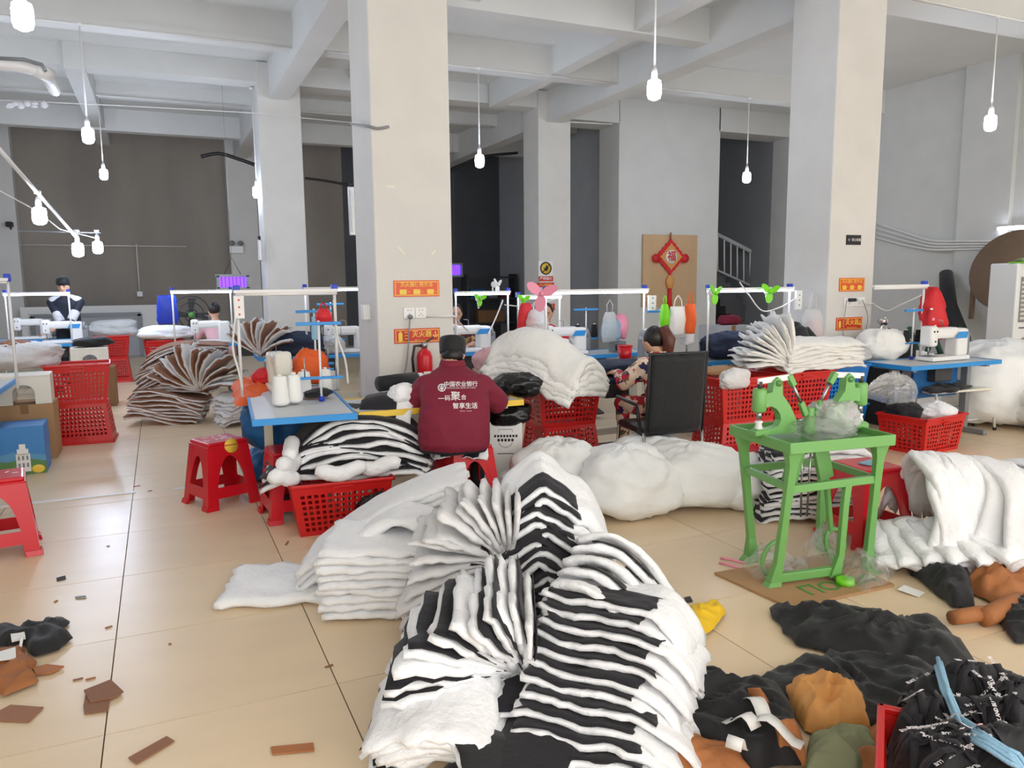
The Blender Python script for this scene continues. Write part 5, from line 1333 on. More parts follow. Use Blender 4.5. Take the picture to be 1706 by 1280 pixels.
MB().prism([(-.33,.1),(.33,.1),(.33,.15),(.1,.19),(-.05,.15),(-.33,.2)],.001).build('hill_print','hill_blue',bc,loc=(0,-.1815,.003))
tw = MB(); tw.box(0,0,.08,.1,.002,.15); tw.box(0,0,.17,.08,.002,.05); tw.box(0,0,.215,.045,.002,.04); tw.build('tower_print','paper',bc,loc=(.17,-.1835,.02))
for k in range(6): MB().box(-.03+.03*(k%3),-.1855,.06+.06*(k//3),.015,.001,.035).build('tower_window','grey_metal',bc,loc=(.17,0,.02))
MB().ell((0,0,0),(.05,.003,.035),10,6).build('flower_print','sign_yellow',bc,loc=(.27,-.183,.04)); MB().box(-.08,-.183,.34,.08,.003,.07).build('red_tag','sign_red',bc); MB().prism([(-.018,-.012),(.018,-.012),(.01,.016),(0,.022),(-.012,.014)],.002).build('tag_emblem','sign_yellow',bc,loc=(-.08,-.1855,.345)); MB().box(-.07,-.182,.285,.09,.002,.016).build('caption_bar','paper',bc)
MB().box(-.2,-.05,.403,.26,.2,.004).build('white_flap','paper',bc)
carton('dark carton under the far cream box stool', (-.82,11.2,0), .5,.4,.5,'card_dark')
arch_stool('far cream box stool carrying a black cloth', (-.84,11.1,.502), .05, 1.0)
sack('black cloth bundled on the far cream box stool', (-.8,11.1,.765), (.2,.13,.06), .2, 31, 'black_fabric', 'black_cloth', 'cloth')
sack('pale heap of garments on the blue edged side table', (-1.3,8.75,.74), (.36,.26,.13), .1, 32, 'batting_grey', 'garment_heap', 'garments')
sack('brown garment on the pale heap by the cartons', (-1.28,8.72,.9), (.14,.11,.06), .1, 33, 'brown_cloth', 'brown_garment', 'garment')
sack('red cloth hanging at the picture side', (-1.46,7.5,.95), (.12,.1,.16), 0, 34, 'red_cloth', 'red_cloth', 'cloth')
make_table('small white table corner at the picture side', (-1.6,6.0,-.3), 0, w=.9, d=.45, edge='paper', top='paper', leg='grey_metal', box=False)
def hanging(label, px, py0, py1, wpx, Y, m, name='hanging_bag', cat='bag', flare=.5, seed=0, straps=True, depth=.05, skew=0, lump=.1):
    a, b = dp(px, py0, Y), dp(px, py1, Y); H = a.z-b.z; Wd = wpx*Y*1.13/FPX
    t = thing(name, label, cat, a)
    mb = MB(); n, k = 26, 16; vs = []
    for i in range(k+1):
        q = i/k; z = -H*(.28+.72*q) if straps else -H*q
        w_ = Wd*.5*(flare+(1-flare)*min(1,(q*1.8))**.6)*(1 if q < .93 else .93); dd = depth*(.3+.9*math.sin(PI*min(.95,q*.8+.1)))
        for j in range(n):
            an_ = 2*PI*j/n; e = 1+lump*nz3((math.cos(an_)*2,math.sin(an_)*2,q*3),1.5,seed)+lump*.5*ridge((math.cos(an_),math.sin(an_),q*.8),3.2,seed+4)
            vs.append((math.cos(an_)*w_*e+skew*Wd*q, math.sin(an_)*dd*e, z))
    fs = [(i*n+j,(i+1)*n+j,(i+1)*n+(j+1)%n,i*n+(j+1)%n) for i in range(k) for j in range(n)]+[tuple(range(n)),tuple(k*n+j for j in range(n))[::-1]]
    mb.add(vs,fs,0,True); mb.build('bag_body',m,t)
    if straps:
        for s_ in (-1,1): MB().tube([(s_*Wd*.3*flare,0,-H*.29),(s_*Wd*.2,0,-H*.12),(0,0,0)],.006,5).build('strap',m,t)
    return t
hanging('red plastic bag tied to the thread stand', 538, 505, 540, 24, 5.6, 'red_cloth', seed=1)
hanging('pale blue face mask hung on the lamp pole', 525, 528, 566, 12, 5.6, 'blue_strap', 'face_mask', 'mask', .8, 2, False, .012)
hanging('dark blue cloth hung behind the brown stack', 277, 492, 540, 26, 11.2, 'royal_blue', 'hanging_cloth', 'cloth', .8, 3, False, .03)
hanging('lime green bag beside the white tote', 1108, 492, 545, 17, 6.3, 'lime', seed=4)
hanging('white tote bag between green and orange ones', 1130, 492, 558, 34, 6.25, 'paper', flare=.9, seed=5)
hanging('orange tote bag hung from the lamp clamp', 1151, 487, 556, 20, 6.2, 'orange_cloth', flare=.9, seed=6)
hanging('clear plastic bag of pink things on the column side', 1355, 488, 582, 46, 5.8, 'film_milky', flare=.5, seed=7, depth=.1)
sack('pink cloth inside the clear hanging bag', dp(1355,578,5.8), (.085,.06,.13), 0, 35, 'pink_cloth', 'pink_cloth', 'cloth')
hanging('glossy red patterned bag above the machine by the air conditioner', 1553, 478, 566, 56, 5.3, 'red_cloth', flare=.12, seed=8, depth=.09, straps=False, skew=.22, lump=.3)
for k in range(7):
    p = dp(1552+8*(k%3)+3*(k//3), 515+14*(k//3)+3*(k%2), 5.215); MB().box(0,0,0,.035,.004,.016+.008*(k%2),ry=k).build('printed_motif','pink_plastic' if k%2 else 'paper',[o for o in COL.objects if o.get('label','').startswith('glossy red')][0],loc=p-dp(1553,478,5.3))
hanging('sheer white curtain bag behind the pink fan', 895, 500, 556, 40, 6.9, 'film_milky', flare=.5, seed=9)
hanging('red cloth hung beside the pink fan', 876, 505, 560, 30, 7.0, 'red_cloth', 'hanging_cloth', 'cloth', .5, 10, False)
hanging('clear bag with teal wrapping on the rear table', 1016, 500, 570, 30, 7.3, 'film_milky', seed=11)
sack('teal plastic wrapping on the rear table', dp(1018,570,7.35), (.1,.08,.12), 0, 36, 'blue_strap', 'plastic_wrap', 'plastic'); sack('lilac plastic wrapping beside the teal one', dp(1034,566,7.35), (.07,.07,.14), 0, 37, 'pink_plastic', 'plastic_wrap', 'plastic')
ps = thing('power_strip','white power strip hanging on the lamp pole by the brown stack','power strip',dp(398,512,5.72))
MB().box(0,0,0,.07,.03,.16,bev=.006).build('strip_body','white_plastic',ps)
for k in range(3): MB().box(0,-.017,-.05+.05*k,.012,.004,.012).build('outlet_hole','sign_red',ps)
ps = thing('power_strip','white power strip hanging under the bright lamp end','power strip',dp(1086,505,6.5))
MB().box(0,0,0,.09,.03,.15,bev=.006).build('strip_body','white_plastic',ps)
for k in range(3): MB().box(0,-.017,-.05+.05*k,.014,.004,.014).build('outlet_hole','grey_metal',ps)
ps = thing('power_strip','white power strip at the lamp end beside the clear pink bag','power strip',dp(1330,500,6.1))
MB().box(0,0,0,.08,.03,.2,bev=.006).build('strip_body','white_plastic',ps)
for k in range(3): MB().box(0,-.017,-.05+.05*k,.014,.004,.014).build('outlet_hole','grey_metal',ps)
cable('white cable looping below the twin green fans', [dp(1232,470,6.1),dp(1248,492,6.1),dp(1270,518,6.1),dp(1300,512,6.1),dp(1325,498,6.1)], .007, 'pvc')
cable('white cables drooping below the lamp by the floral worker', [dp(838,500,8.1),dp(826,530,8.1),dp(812,560,8.0)], .008, 'pvc')
cable('white cable sagging between the lamps behind the pink fan', [dp(840,508,7.6),dp(880,510,7.6),dp(930,497,7.6)], .006, 'pvc')
cable('tangled white cable on the poles by the brown stack', [dp(392,530,5.7),dp(388,580,5.7),dp(398,620,5.7),dp(404,650,5.7)], .008, 'pvc')
cable('second white cable down the thread table pole', [dp(556,500,5.6),dp(562,560,5.6),dp(575,600,5.6),dp(580,640,5.6)], .008, 'pvc')
# around the thread cone table
heap('orange_cloth','orange cloth hanging over the table edge by the brown stack','cloth',[(385,640),(415,628),(455,632),(460,650),(430,668),(392,672)],.09,'orange_cloth',41,z0=.68,hz_=.72)
sack('orange cloth slung behind the white cones', gp(520,640,.74), (.14,.09,.13), .2, 42, 'orange_cloth', 'orange_cloth', 'cloth')
sack('red cloth on the overlock machine bed', gp(440,640,.76), (.08,.07,.06), .2, 43, 'red_cloth', 'red_cloth', 'cloth')
sack('black cloth scrap behind the cones', gp(530,662,.745), (.09,.06,.03), .2, 44, 'black_fabric', 'black_cloth', 'cloth')
sack('blue fabric bin slung under the thread cone table', (.72,5.95,.3), (.2,.26,.2), .1, 45, 'deep_blue', 'fabric_bin', 'bin')
sack('blue sack on the floor under the thread cone table', (.78,6.25,0), (.24,.22,.14), .1, 46, 'deep_blue', 'blue_sack', 'sack')
sack('dark cloth heaped on the rear table by the thick column', (1.42,8.9,.74), (.3,.2,.12), .1, 47, 'navy', 'dark_cloth', 'cloth')
sack('clear plastic sheet beside the dark cloth heap', (1.75,8.85,.74), (.14,.12,.1), .1, 48, 'film_milky', 'plastic_wrap', 'plastic')
jug = thing('plastic_jug','translucent white plastic jug beside the lamp pole','jug',gp(553,650,.742))
MB().lathe([(.045,0),(.055,.01),(.055,.1),(.035,.14),(.02,.15)],14).build('jug_body','film_milky',jug); MB().lathe([(.02,.15),(.02,.165)],10).build('cap','blue_edge',jug)
# on the table of the worker in maroon
def rollf(label, p0, p1, r, m, seed=0):
    t = thing('fabric_roll', label, 'fabric roll', (Vector(p0)+Vector(p1))/2); c = (Vector(p0)+Vector(p1))/2
    MB().tube([Vector(p0)-c, Vector(p0).lerp(Vector(p1),.5)-c, Vector(p1)-c],[r,r*1.03,r],16).build('fabric',m,t)
    d = (Vector(p1)-Vector(p0)).normalized(); MB().cyl(Vector(p1)-c-d*.01,Vector(p1)-c+d*.06,r*.8,14).build('padding_end','batting',t)
    return t
rollf('black fabric roll with white padding end beside the maroon worker', gp(632,640,.83), gp(692,632,.83), .055, 'black_fabric')
def f(u, v):
    p = Vector((1.2,5.1,.745))+RD*(.34*u)+FD*(.3*v-.12); return p+UP*(.03*math.sin(PI*u)-.9*max(0,.35-v)**1.4)
panel('black panel with white lining hanging over the yellow table edge', None, f, .02, (0,.7), (0,1), nu=12, seed=620)
sack('white lining bunched beside the maroon worker elbow', (1.47,5.02,.72), (.1,.08,.07), .2, 51, 'batting', 'lining_scrap', 'lining')
sack('black plastic bag slumped against the red crate', (1.14,4.52,0), (.13,.09,.13), .1, 52, 'black_bag', 'black_bag', 'bag')
pb = thing('paper_bag','tall white paper bag with blue base beside the yellow table','bag',(2.25,5.1,0),R(-24))
MB().box(0,0,.27,.24,.13,.54,bev=.006).build('bag_body','paper',pb); MB().box(0,0,.07,.243,.133,.14).build('blue_base','royal_blue',pb)
[MB().box(-.075+.022*k,-.0655,.43,.015,.001,.018).build('printed_mark','ink',pb) for k in range(8)]; [MB().box(-.05+.025*k,-.0655,.4,.017,.001,.02).build('printed_mark','ink',pb) for k in range(5)]; MB().box(0,-.0655,.3,.12,.001,.006).build('printed_line','ink',pb); MB().box(0,-.067,.06,.11,.001,.008).build('printed_line','white_ink',pb)
MB().tube([(-.05,-.067,.46),(-.05,-.067,.48),(.05,-.067,.48),(.05,-.067,.46)],.0015,4).build('shield_print','ink',pb); MB().tube([(-.05,-.067,.38),(-.03,-.067,.355),(0,-.067,.345),(.03,-.067,.355),(.05,-.067,.38)],.0015,4).build('shield_print','ink',pb)
sack('black bin liner bulging above the white paper bag', (2.27,5.1,.5), (.15,.1,.08), -.4, 53, 'black_bag', 'bin_liner', 'bin liner')
sack('black bin liner stuffed at the end of the yellow table', (2.42,5.22,.68), (.17,.13,.09), -.4, 54, 'black_bag', 'bin_liner', 'bin liner')
sack('pink cloth on the table behind the maroon worker', dp(818,618,6.3), (.14,.12,.1), .1, 55, 'pink_cloth', 'pink_cloth', 'cloth')
one('metal_lid', MB().lathe([(.05,0),(.055,.004),(.03,.012),(.002,.013)],16), 'steel', 'small steel lid on the yellow edged table', 'lid', loc=(2.2,5.05,.712))
heap('paper_litter','white paper litter on the floor beside the paper bag','litter',[(820,800),(850,790),(885,788),(895,805),(860,815)],.05,'paper',56,fold=.9,fs_=16)
# crate fillings
sack('black sleeve hanging from the crate of offcuts', (2.98,5.5,.68), (.09,.14,.09), .3, 57, 'black_fabric', 'black_sleeve', 'sleeve')
for k,(x,y,m) in enumerate(((2.8,5.62,'batting'),(3.15,5.6,'batting_grey'),(3.1,5.68,'brown_cloth'))): sack(('white offcut in the crate with the black sleeve','grey offcut in the crate with the black sleeve','brown offcut in the crate with the black sleeve')[k], (x,y,.62), (.1,.12,.07), k, 58+k, m, 'offcut', 'offcut')
sack('grey fluffy scrap hanging over the crate rim by the office chair', (4.2,4.92,.66), (.15,.07,.08), .2, 62, 'batting_grey', 'fluffy_scrap', 'scrap')
sack('brown cardboard sheet scraps on the crates behind the chair', (4.3,5.25,.74), (.22,.12,.03), .1, 63, 'card', 'card_scrap', 'scrap')
sack('dark offcut in the single floor crate', (6.1,4.85,.25), (.16,.14,.08), .1, 64, 'black_cloth', 'offcut', 'offcut'); sack('white offcut in the single floor crate', (6.33,4.7,.26), (.16,.13,.08), .3, 65, 'batting', 'offcut', 'offcut')
heap('plastic_film','crinkled clear film over the blue crate','film',[(1435,660),(1460,640),(1490,630),(1530,650),(1525,668),(1480,672)],.12,'film',66,z0=.72,hz_=.74,fs_=12)
# coat on a grey chair beside the column
gc = thing('grey_chair','grey plastic chair beside the column under the coat','chair',(5.72,6.0,0),R(20))
MB().box(0,0,.44,.42,.42,.03,bev=.012).build('seat','grey_metal',gc); MB().box(0,-.2,.74,.4,.03,.32,bev=.03).build('backrest','grey_metal',gc)
for sx in (-1,1):
    for sy in (-1,1): MB().cyl((sx*.18,sy*.18,0),(sx*.17,sy*.18,.43),.014,8).build('leg','grey_metal',gc)
    MB().cyl((sx*.16,-.2,.44),(sx*.16,-.2,.62),.012,8).build('back_post','grey_metal',gc)
co = thing('coat','black coat with crimson lining slung over the grey chair','coat',(5.6,5.72,.5))
mat('crimson','b3122e',.7,bump=.2,bscale=14)
MB().ell((0,0,.34),(.22,.15,.26),20,14,nz=.25,seed=3).build('coat_body','black_fabric',co); MB().ell((-.09,-.1,.2),(.14,.1,.16),16,12,nz=.15,seed=5).build('crimson_lining','crimson',co)
MB().tube([(-.1,.0,.52),(-.25,0,.56),(-.33,-.02,.44)],[.08,.07,.05],12).build('sleeve','black_fabric',co); MB().tube([(.1,0,.52),(.2,-.05,.4),(.22,-.08,.22)],[.08,.08,.06],12).build('sleeve','black_fabric',co)
sack('dark navy jacket heaped on the blue edged table end', (5.25,6.3,.74), (.3,.16,.13), .3, 67, 'navy', 'dark_jacket', 'jacket')
sack('dark red hat on the grey storage box behind the tote bags', dp(1215,542,7.6), (.13,.1,.06), 0, 68, 'maroon', 'cloth_bonnet', 'hat')
carton('grey storage box behind the orange tote bag', dp(1205,592,7.6)*Vector((1,1,0)), .5,.35,.98,'paint_dim')
# steel flask, green folding things, thin cane
fl = thing('vacuum_flask','chrome vacuum flask with round top beside the column','flask',dp(1468,560,5.8)*Vector((1,1,0))+Vector((.02,0,.902)))
MB().lathe([(.055,0),(.06,.01),(.06,.1),(.03,.13),(.03,.145)],16).build('flask_body','chrome',fl); MB().ell((0,0,.185),(.055,.055,.05),16,10).build('round_lid','chrome',fl); MB().tube([(.06,0,.02),(.1,0,.04),(.1,0,.1),(.06,0,.11)],.008,6).build('handle','black_plastic',fl)
carton('dark box under the chrome flask', dp(1468,560,5.8)*Vector((1,1,0))+Vector((.12,.0,0)), .4,.35,.9,'ink')
one('black_tube', MB().tube([xp(1597,565,11.2)*Vector((1,1,0))+Vector((0,0,.01)),xp(1597,565,11.2),xp(1580,510,11.5),xp(1576,455,11.75)],[.17,.17,.13,.1],12), 'black_fabric', 'black cloth tube leaning on the side wall', 'tube')
fr_ = thing('folding_rack','dark green folding rack behind the red bag','rack',(8.3,6.1,0))
for k,(a,b) in enumerate((((-.3,0,0),(.25,0,.95)),((.3,0,0),(-.25,0,.95)),((-.3,.3,0),(.25,.3,.95)),((.3,.3,0),(-.25,.3,.95)))): MB().cyl(a,b,.03,8).build('leg','green_dark' if False else 'dark_green',fr_) if 'dark_green' in MATS or mat('dark_green','174a3a',.6) else None
MB().box(0,.15,.6,.6,.35,.03).build('rack_seat','dark_green',fr_); MB().box(0,.15,.9,.55,.03,.06).build('rack_bar','dark_green',fr_)
# air conditioner
ac = thing('air_conditioner','tall white floor standing air conditioner at the side wall','air conditioner',(9.98,6.35,0),R(-8))
MB().box(0,0,.86,.62,.4,1.68,bev=.02).build('cabinet','white_plastic',ac); MB().box(0,-.201,1.25,.5,.006,.56,bev=.002).build('grille_recess','grey_metal',ac)
for k in range(9): MB().box(0,-.208,1.02+.055*k,.47,.014,.03,rx=.5).build('louver','cream_plastic',ac)
MB().box(-.13,-.202,.9,.2,.003,.014).build('name_bar','ink',ac); [MB().box(.06+.09*k,-.202,.42,.045,.003,.04).build('printed_mark','ink',ac) for k in range(3)]
MB().box(-.18,-.203,.58,.04,.004,.03).build('badge','ink',ac)
for k in range(4): MB().tube([(-.22+.02*k,-.203,.72+.02*k),(-.1,-.203,.8-.02*k),(.02,-.203,.7)],.004,4).build('wave_print','grey_metal',ac)
MB().tube([(-.1,-.203,.37),(.1,-.203,.36),(.3,-.203,.4)],.008,4).build('swoosh_print','sign_red',ac); MB().tube([(-.05,-.203,.355),(.1,-.203,.345),(.3,-.203,.375)],.006,4).build('swoosh_print','lime',ac)
sack('green garden gloves on top of the air conditioner', (10.02,6.3,1.7), (.2,.1,.035), 0, 70, 'olive_cloth', 'gloves', 'gloves'); 
one('lime_cloth', MB().box(0,0,0,.28,.2,.01,rz=.2), 'lime', 'lime green cloth on the air conditioner edge', 'cloth', loc=(9.8,6.25,1.708))
rt = thing('round_tabletop','brown round folding tabletop propped behind the air conditioner','tabletop',xp(1690,450,11.55))
mat('brown_board','7a6450',.7,var=.06)
M_ = Matrix.Rotation(R(-80),4,'Z') @ Matrix.Rotation(R(72),4,'X'); MB().lathe([(.62,-.012),(.63,0),(.62,.012)],36,M=M_).build('board','brown_board',rt); MB().box(.0,.62,-.5,.05,.06,.5).build('leg','brown_board',rt)
# thin bench with black cloth
bn = thing('bench','thin cream bench on white metal legs','bench',(7.2,5.15,0),R(-4))
MB().box(0,0,.43,.95,.28,.025,bev=.006).build('bench_top','cream_plastic',bn)
for sx in (-1,1):
    MB().tube([(sx*.42,-.12,.01),(sx*.38,-.11,.36),(sx*.36,-.08,.42),(sx*.36,.08,.42),(sx*.38,.11,.36),(sx*.42,.12,.01)],.013,8).build('leg_frame','white_metal',bn)
    for sy in (-1,1): MB().cyl((sx*.42,sy*.12,0),(sx*.42,sy*.12,.03),.018,8).build('rubber_foot','black_plastic',bn)
MB().cyl((-.41,.0,.1),(.41,.0,.1),.01,6).build('crossbar','white_metal',bn)
heap('black_cloth','black cloth lying on the thin bench','cloth',[(1530,648),(1560,640),(1600,634),(1622,645),(1590,655),(1550,658)],.05,'black_fabric',71,z0=.445,hz_=.45)
# rear room shelf
sh = thing('storage_shelf','dark storage shelf in the dim rear room','shelf',dp(815,500,17.8)*Vector((1,1,0)))
for z in (.5,1.1,1.62): MB().box(0,0,z,1.3,.4,.04).build('shelf_board','dark_metal',sh)
for sx in (-.64,.64): MB().box(sx,0,.85,.04,.4,1.7).build('side_post','dark_metal',sh)
for k,(x,z,w,h,m) in enumerate(((-.35,1.12,.4,.22,'deep_blue'),(.05,1.12,.25,.16,'grey_metal'),(.4,1.12,.3,.18,'maroon'),(0,.52,.7,.3,'card_dark'))): one('storage_box', MB().box(0,0,h/2,w,.3,h,bev=.01), m, ('blue bundle on the dim rear shelf','grey tin on the dim rear shelf','dark red box on the dim rear shelf','brown box low on the dim rear shelf')[k], 'box', loc=sh.location+Vector((x,0,z+.0)))
# big dark fan behind the brown stack
bf = thing('floor_fan','large dark floor fan behind the brown stack','fan',(.45,13.2,0),.3)
for r_ in (.3,.2,.1): MB().tube([(r_*math.cos(2*PI*k/24),0,1.05+r_*math.sin(2*PI*k/24)) for k in range(24)],.01,5,closed=True).build('guard_ring','dark_metal',bf)
for k in range(4): MB().prism([(.04,-.03),(.26,-.09),(.27,.03),(.04,.03)],.01,M=Matrix.Translation((0,.02,1.05)) @ Matrix.Rotation(k*PI/2,4,'Y')).build('blade','dark_metal',bf)
MB().cyl((0,.02,0),(0,.02,.76),.02,8).build('post','dark_metal',bf); MB().lathe([(.2,0),(.2,.02),(.03,.05)],16).build('base','dark_metal',bf); MB().cyl((0,-.03,1.05),(0,.1,1.05),.05,12).build('hub','green_dark',bf)
sack('white padding block on the red crate behind the brown stack', (.05,12.3,.735), (.34,.24,.1), .1, 72, 'batting')
# table bits behind the camouflage jacket worker
bk_ = thing('bucket','small red bucket on the rear table','bucket',dp(1041,600,6.0)); MB().lathe([(.05,0),(.055,.005),(.07,.13),(.062,.13),(.05,.01)],16).build('bucket_wall','red_stool',bk_); MB().tube([(.07*math.cos(2*PI*k/16),.07*math.sin(2*PI*k/16),.13) for k in range(16)],.005,5,closed=True).build('rim','red_stool',bk_)
pbx = thing('control_box','black and white control box on the rear table','box',(4.66,7.42,.742)); MB().box(0,0,.06,.16,.12,.12,bev=.01).build('case','grey_metal',pbx); MB().box(-.02,-.062,.05,.09,.006,.07).build('front_panel','ink',pbx)
sack('navy cloth pieces stacked on the dark cloth table', (3.6,5.75,.745), (.34,.2,.05), .1, 73, 'navy', 'navy_cloth', 'cloth')
for k in (0,1): cone(('dark thread cone on the rear stand nearer the pink fan','dark thread cone on the rear stand farther from the pink fan')[k], (4.3+(-.105,.105)[k],7.5,.909), 'black_cloth', .9)
thread_stand('thread stand with dark cones on the rear table', (4.3,7.5,.74), .5)
# plastic film around the press
sack('clear crumpled plastic bag on the press tray', (3.02,2.86,.745), (.15,.12,.045), .3, 80, 'film', 'plastic_bag', 'plastic bag', wr=.3)
sack('milky plastic bag on the press tray by the far head', (3.16,2.93,.745), (.11,.1,.08), .3, 81, 'film_milky', 'plastic_bag', 'plastic bag', wr=.26)
heap('plastic_bag','clear plastic bag crumpled under the treadle ring','plastic bag',[(1235,950),(1255,930),(1300,928),(1345,945),(1350,965),(1300,975),(1255,968)],.13,'film',82,z0=.014,fold=.9,fs_=13)
heap('plastic_bag','clear plastic bag spilling off the cardboard corner','plastic bag',[(1395,955),(1430,930),(1470,940),(1500,950),(1480,975),(1440,990),(1410,980)],.12,'film',83,z0=.014,fold=.9,fs_=12)
heap('plastic_bag','clear plastic heap between the press feet','plastic bag',[(1335,925),(1370,905),(1400,915),(1410,945),(1370,960),(1340,950)],.2,'film',84,z0=.014,fold=.9,fs_=12)
one('paper_scrap', MB().box(0,0,0,.08,.1,.002,rz=.3,rx=.1), 'paper', 'white paper tag on the tiles below the black scraps', 'scrap', loc=gp(1518,985,.01))
# ---- floor litter
def patch(label, px, m, z=.004, t=.004, cat='scrap', name='fabric_scrap', curl=0):
    P = [gp(x,y,0) for x,y in px]; c = sum(P,Vector())/len(P); n = len(P)
    vs = [Vector((p.x-c.x,p.y-c.y,z+curl*((i*7)%3)/2)) for i,p in enumerate(P)]; vs += [v+UP*t for v in vs]
    mb = MB().add(vs,[tuple(range(n))[::-1],tuple(range(n,2*n))]+[(i,(i+1)%n,n+(i+1)%n,n+i) for i in range(n)])
    return one(name, mb, m, label, cat, loc=c)
heap('black_cloth','black cloth bundle tied with white string at the picture side','cloth',[(-20,1055),(20,1062),(50,1045),(85,1048),(105,1035),(118,1040),(100,1058),(127,1065),(105,1085),(62,1097),(45,1078),(0,1080),(-20,1085)],.06,'black_fabric',90,nr=8,na=52)
one('string_tie', MB().tube([gp(33,1085,.02),gp(36,1066,.065),gp(40,1052,.03),gp(43,1047,.015)],.006,6), 'paper', 'white string and paper tie round the black bundle', 'string')
one('paper_tag', MB().box(0,0,0,.05,.08,.012,rz=.2), 'paper', 'white paper tag stuck on the black bundle', 'tag', loc=gp(30,1060,.05))
heap('tan_cloth','tan cloth pieces piled below the black bundle','cloth',[(-10,1095),(35,1085),(55,1110),(60,1145),(10,1165),(-10,1160)],.05,'tan_cloth',91,fs_=9)
patch('brown pointed scrap beside the tan cloth pieces', [(55,1118),(78,1112),(107,1115),(85,1126),(60,1128)], 'tan_cloth', .006, .008)
patch('white printed paper scrap on the tan cloth pieces', [(-5,1110),(28,1100),(29,1120),(-5,1124)], 'paper', .055, .003, 'paper', 'paper_scrap')
patch('brown four cornered scrap at the picture side', [(-5,1190),(18,1178),(73,1182),(48,1206),(-5,1204)], 'brown_cloth', .004, .005)
patch('brown folded scrap on the tile joint, upper piece', [(140,1156),(185,1138),(206,1158),(190,1168),(150,1175)], 'brown_cloth', .009, .006)
patch('brown folded scrap on the tile joint, lower piece', [(139,1180),(143,1158),(185,1162),(180,1187),(141,1192)], 'brown_cloth', .003, .005)
patch('brown strip lying slantwise near the tile joint', [(214,1266),(278,1230),(291,1238),(228,1276)], 'brown_cloth', .004, .004)
patch('brown strip lying straight toward the striped heap', [(451,1248),(522,1241),(524,1254),(454,1260)], 'tan_cloth', .004, .004)
patch('small black label scrap on the tiles', [(94,965),(109,961),(110,966),(95,970)], 'ink', .004, .003)
patch('tiny grey strip on the tiles below the black label', [(125,996),(143,994),(144,998),(127,999)], 'grey_cloth', .003, .003)
patch('dark scrap beside the yellow cloth', [(1140,998),(1150,996),(1154,1004),(1142,1006)], 'black_fabric', .004, .004)
for k,(x,y,l,a_) in enumerate(((181,1045,.03,.3),(130,1132,.035,.1),(151,1131,.035,.1),(283,1073,.012,0),(478,905,.06,1.2),(180,910,.015,0),(93,1002,.02,1),(548,1110,.035,.2),(228,810,.05,.3),(250,818,.03,.1))):
    one('thread_scrap', MB().box(0,0,0,l,.008,.004,rz=a_), 'tan_cloth' if k % 2 == 0 else 'brown_cloth', ('tiny reddish thread curl by the tile joint','tiny reddish thread beside another above the folded scrap','tiny reddish thread nearer the joint above the folded scrap','tiny brown speck on the middle tile','pale thread scrap beside the red crate','tiny speck below the stool by the cartons','tiny slanted thread near the black label','tiny thread on the joint beside the striped heap','pale twisted scrap at the cable cover','pale flat scrap below the cable cover')[k], 'scrap', loc=gp(x,y,.004))
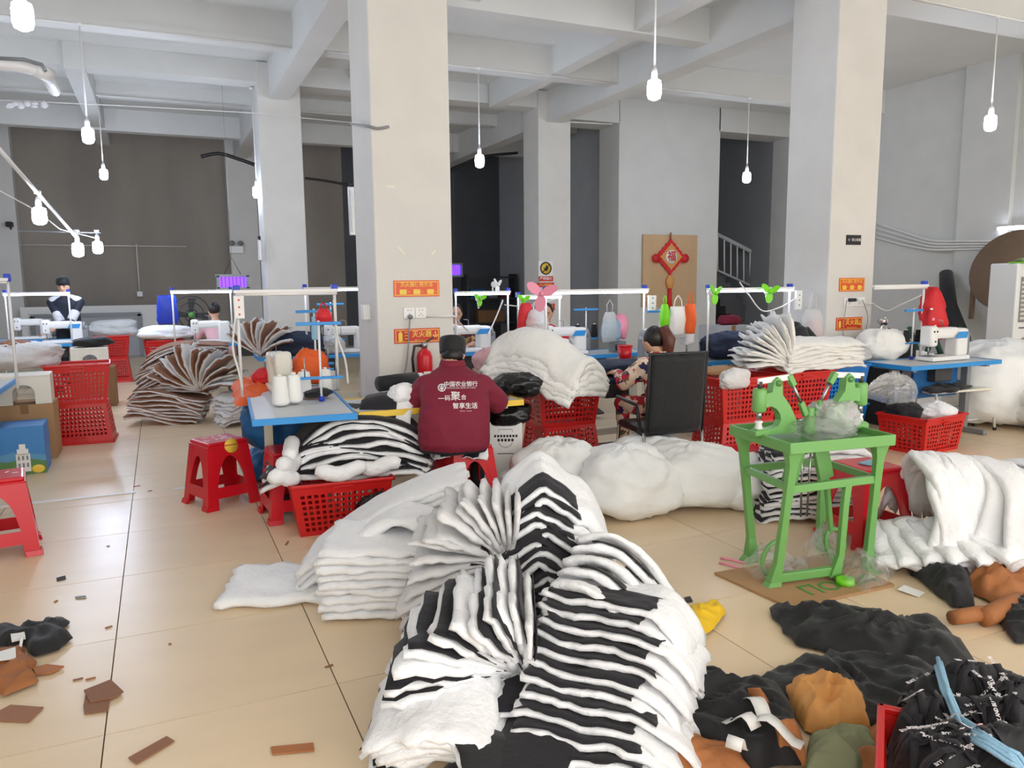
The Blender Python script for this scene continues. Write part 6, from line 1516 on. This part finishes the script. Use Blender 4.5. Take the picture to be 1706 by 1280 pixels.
# ---- lanyards spilling out of the front crate
LH = [(1468,1205),(1490,1140),(1560,1115),(1640,1110),(1720,1105),(1800,1130),(1800,1300),(1700,1340),(1560,1330),(1490,1270)]
heap('lanyard_mass','dark tangle of woven lanyards filling the front crate','lanyards',LH,.37,'black_fabric',95,z0=.0,hz_=.3,fold=.35,fs_=8,steep=7)
lm = [o for o in COL.objects if o.get('label','').startswith('dark tangle')][0]; tag(lm, kind='stuff')
lb = BVHTree.FromPolygons([v.co+lm.location for v in lm.data.vertices],[list(p.vertices) for p in lm.data.polygons])
def on_heap(p):
    h = lb.ray_cast(Vector((p.x,p.y,2)),Vector((0,0,-1))); return h[0].z if h[0] else None
lr = random.Random(5); nl = 0
while nl < 64:
    c = gp(lr.uniform(1500,1700), lr.uniform(1120,1300), .28); a0 = lr.uniform(0,PI); cv_ = lr.uniform(-3.5,3.5); ln = lr.uniform(.12,.26); pts = []; a_ = a0; p = c.copy(); good = True
    N = 9
    for k in range(N+1):
        z = on_heap(p)
        if z is None: good = False; break
        pts.append((Vector((p.x,p.y,z+.008+.012*math.sin(PI*k/N)*lr.random())), a_)); p = p+Vector((math.cos(a_),math.sin(a_),0))*(ln/N); a_ += cv_*ln/N
    if not good: nl += .02; continue
    c0 = pts[0][0]; t = thing('lanyard', 'black lanyard ribbon with white woven lettering in the front crate' if nl % 3 != 2 else 'plain black lanyard ribbon without lettering in the front crate', 'lanyard', c0, 0, 'printed lanyards in the front crate')
    vs = []
    for q, a_ in pts:
        s_ = Vector((-math.sin(a_),math.cos(a_),0))*.011; vs += [q-c0-s_, q-c0+s_]
    rb2 = MB().add(vs,[(2*i,2*i+1,2*i+3,2*i+2) for i in range(N)],0,True); solid(rb2.build('ribbon','black_cloth',t),.0015)
    if nl % 3 != 2:
        i0 = 2; q, a_ = pts[i0]; q2, _ = pts[min(N,i0+4)]; d = q2-q; L_ = d.length
        M = Matrix.Translation((q+q2)/2-c0+UP*.006) @ d.to_track_quat('X','Z').to_matrix().to_4x4()
        text('BLACK AND BLUE' if nl % 2 else 'BLACK AND', .0145, 'white_ink', t, M, 'woven_lettering', bold=.02)
    nl = int(nl)+1
st_ = [gp(1563,1122,.33),gp(1578,1160,.36),gp(1600,1200,.36),gp(1640,1245,.35),gp(1690,1275,.34),gp(1730,1290,.33)]
st_ = [Vector((p.x,p.y,(on_heap(p) or .25)+.035)) for p in st_]
bs = thing('blue_strap_bundle','pale blue strap bundle lying across the black lanyards','strap',st_[0])
for k in range(7):
    o_ = Vector((.011*(k-3)*.8,.011*(k-3)*.5,.004*(k%3))); pts = []
    for i in range(len(st_)-1):
        for s_ in range(4): pts.append(st_[i].lerp(st_[i+1],s_/4)-st_[0]+o_+Vector((.006*math.sin(i*2+k),.006*math.cos(i+k),0)))
    MB().tube(pts+[st_[-1]-st_[0]+o_],.0065,6).build('strap_strand','blue_strap',bs)
MB().tube([st_[2]-st_[0]+Vector((.028*math.cos(2*PI*k/12),.028*math.sin(2*PI*k/12)*.7,.02*math.sin(2*PI*k/12))) for k in range(12)],.003,5,closed=True).build('binding_thread','grey_metal',bs)
# ================================================================== labels that single out the sheets of a stack
ORD = 'first second third fourth fifth sixth seventh eighth ninth tenth eleventh twelfth thirteenth fourteenth fifteenth sixteenth seventeenth eighteenth nineteenth twentieth twenty-first twenty-second twenty-third twenty-fourth'.split()
by = {}
for o in list(COL.objects):
    if o.name.startswith(('padded_panel','padding_sheet')) and o.get('group'): by.setdefault((o['group'], o['label']), []).append(o)
for (g, lab), v in by.items():
    if len(v) < 2: continue
    fan_ = 'fan' in lab or 'leaning' in lab
    for i, o in enumerate(v):
        o['label'] = ('topmost ' if i == len(v)-1 else 'lowest ' if i == 0 else ORD[i]+' ')+lab+('' if i in (0, len(v)-1) else (', counted upward' if fan_ else ', counted from below'))
bpy.data.objects.remove(_to); bpy.data.scenes.remove(WORK)
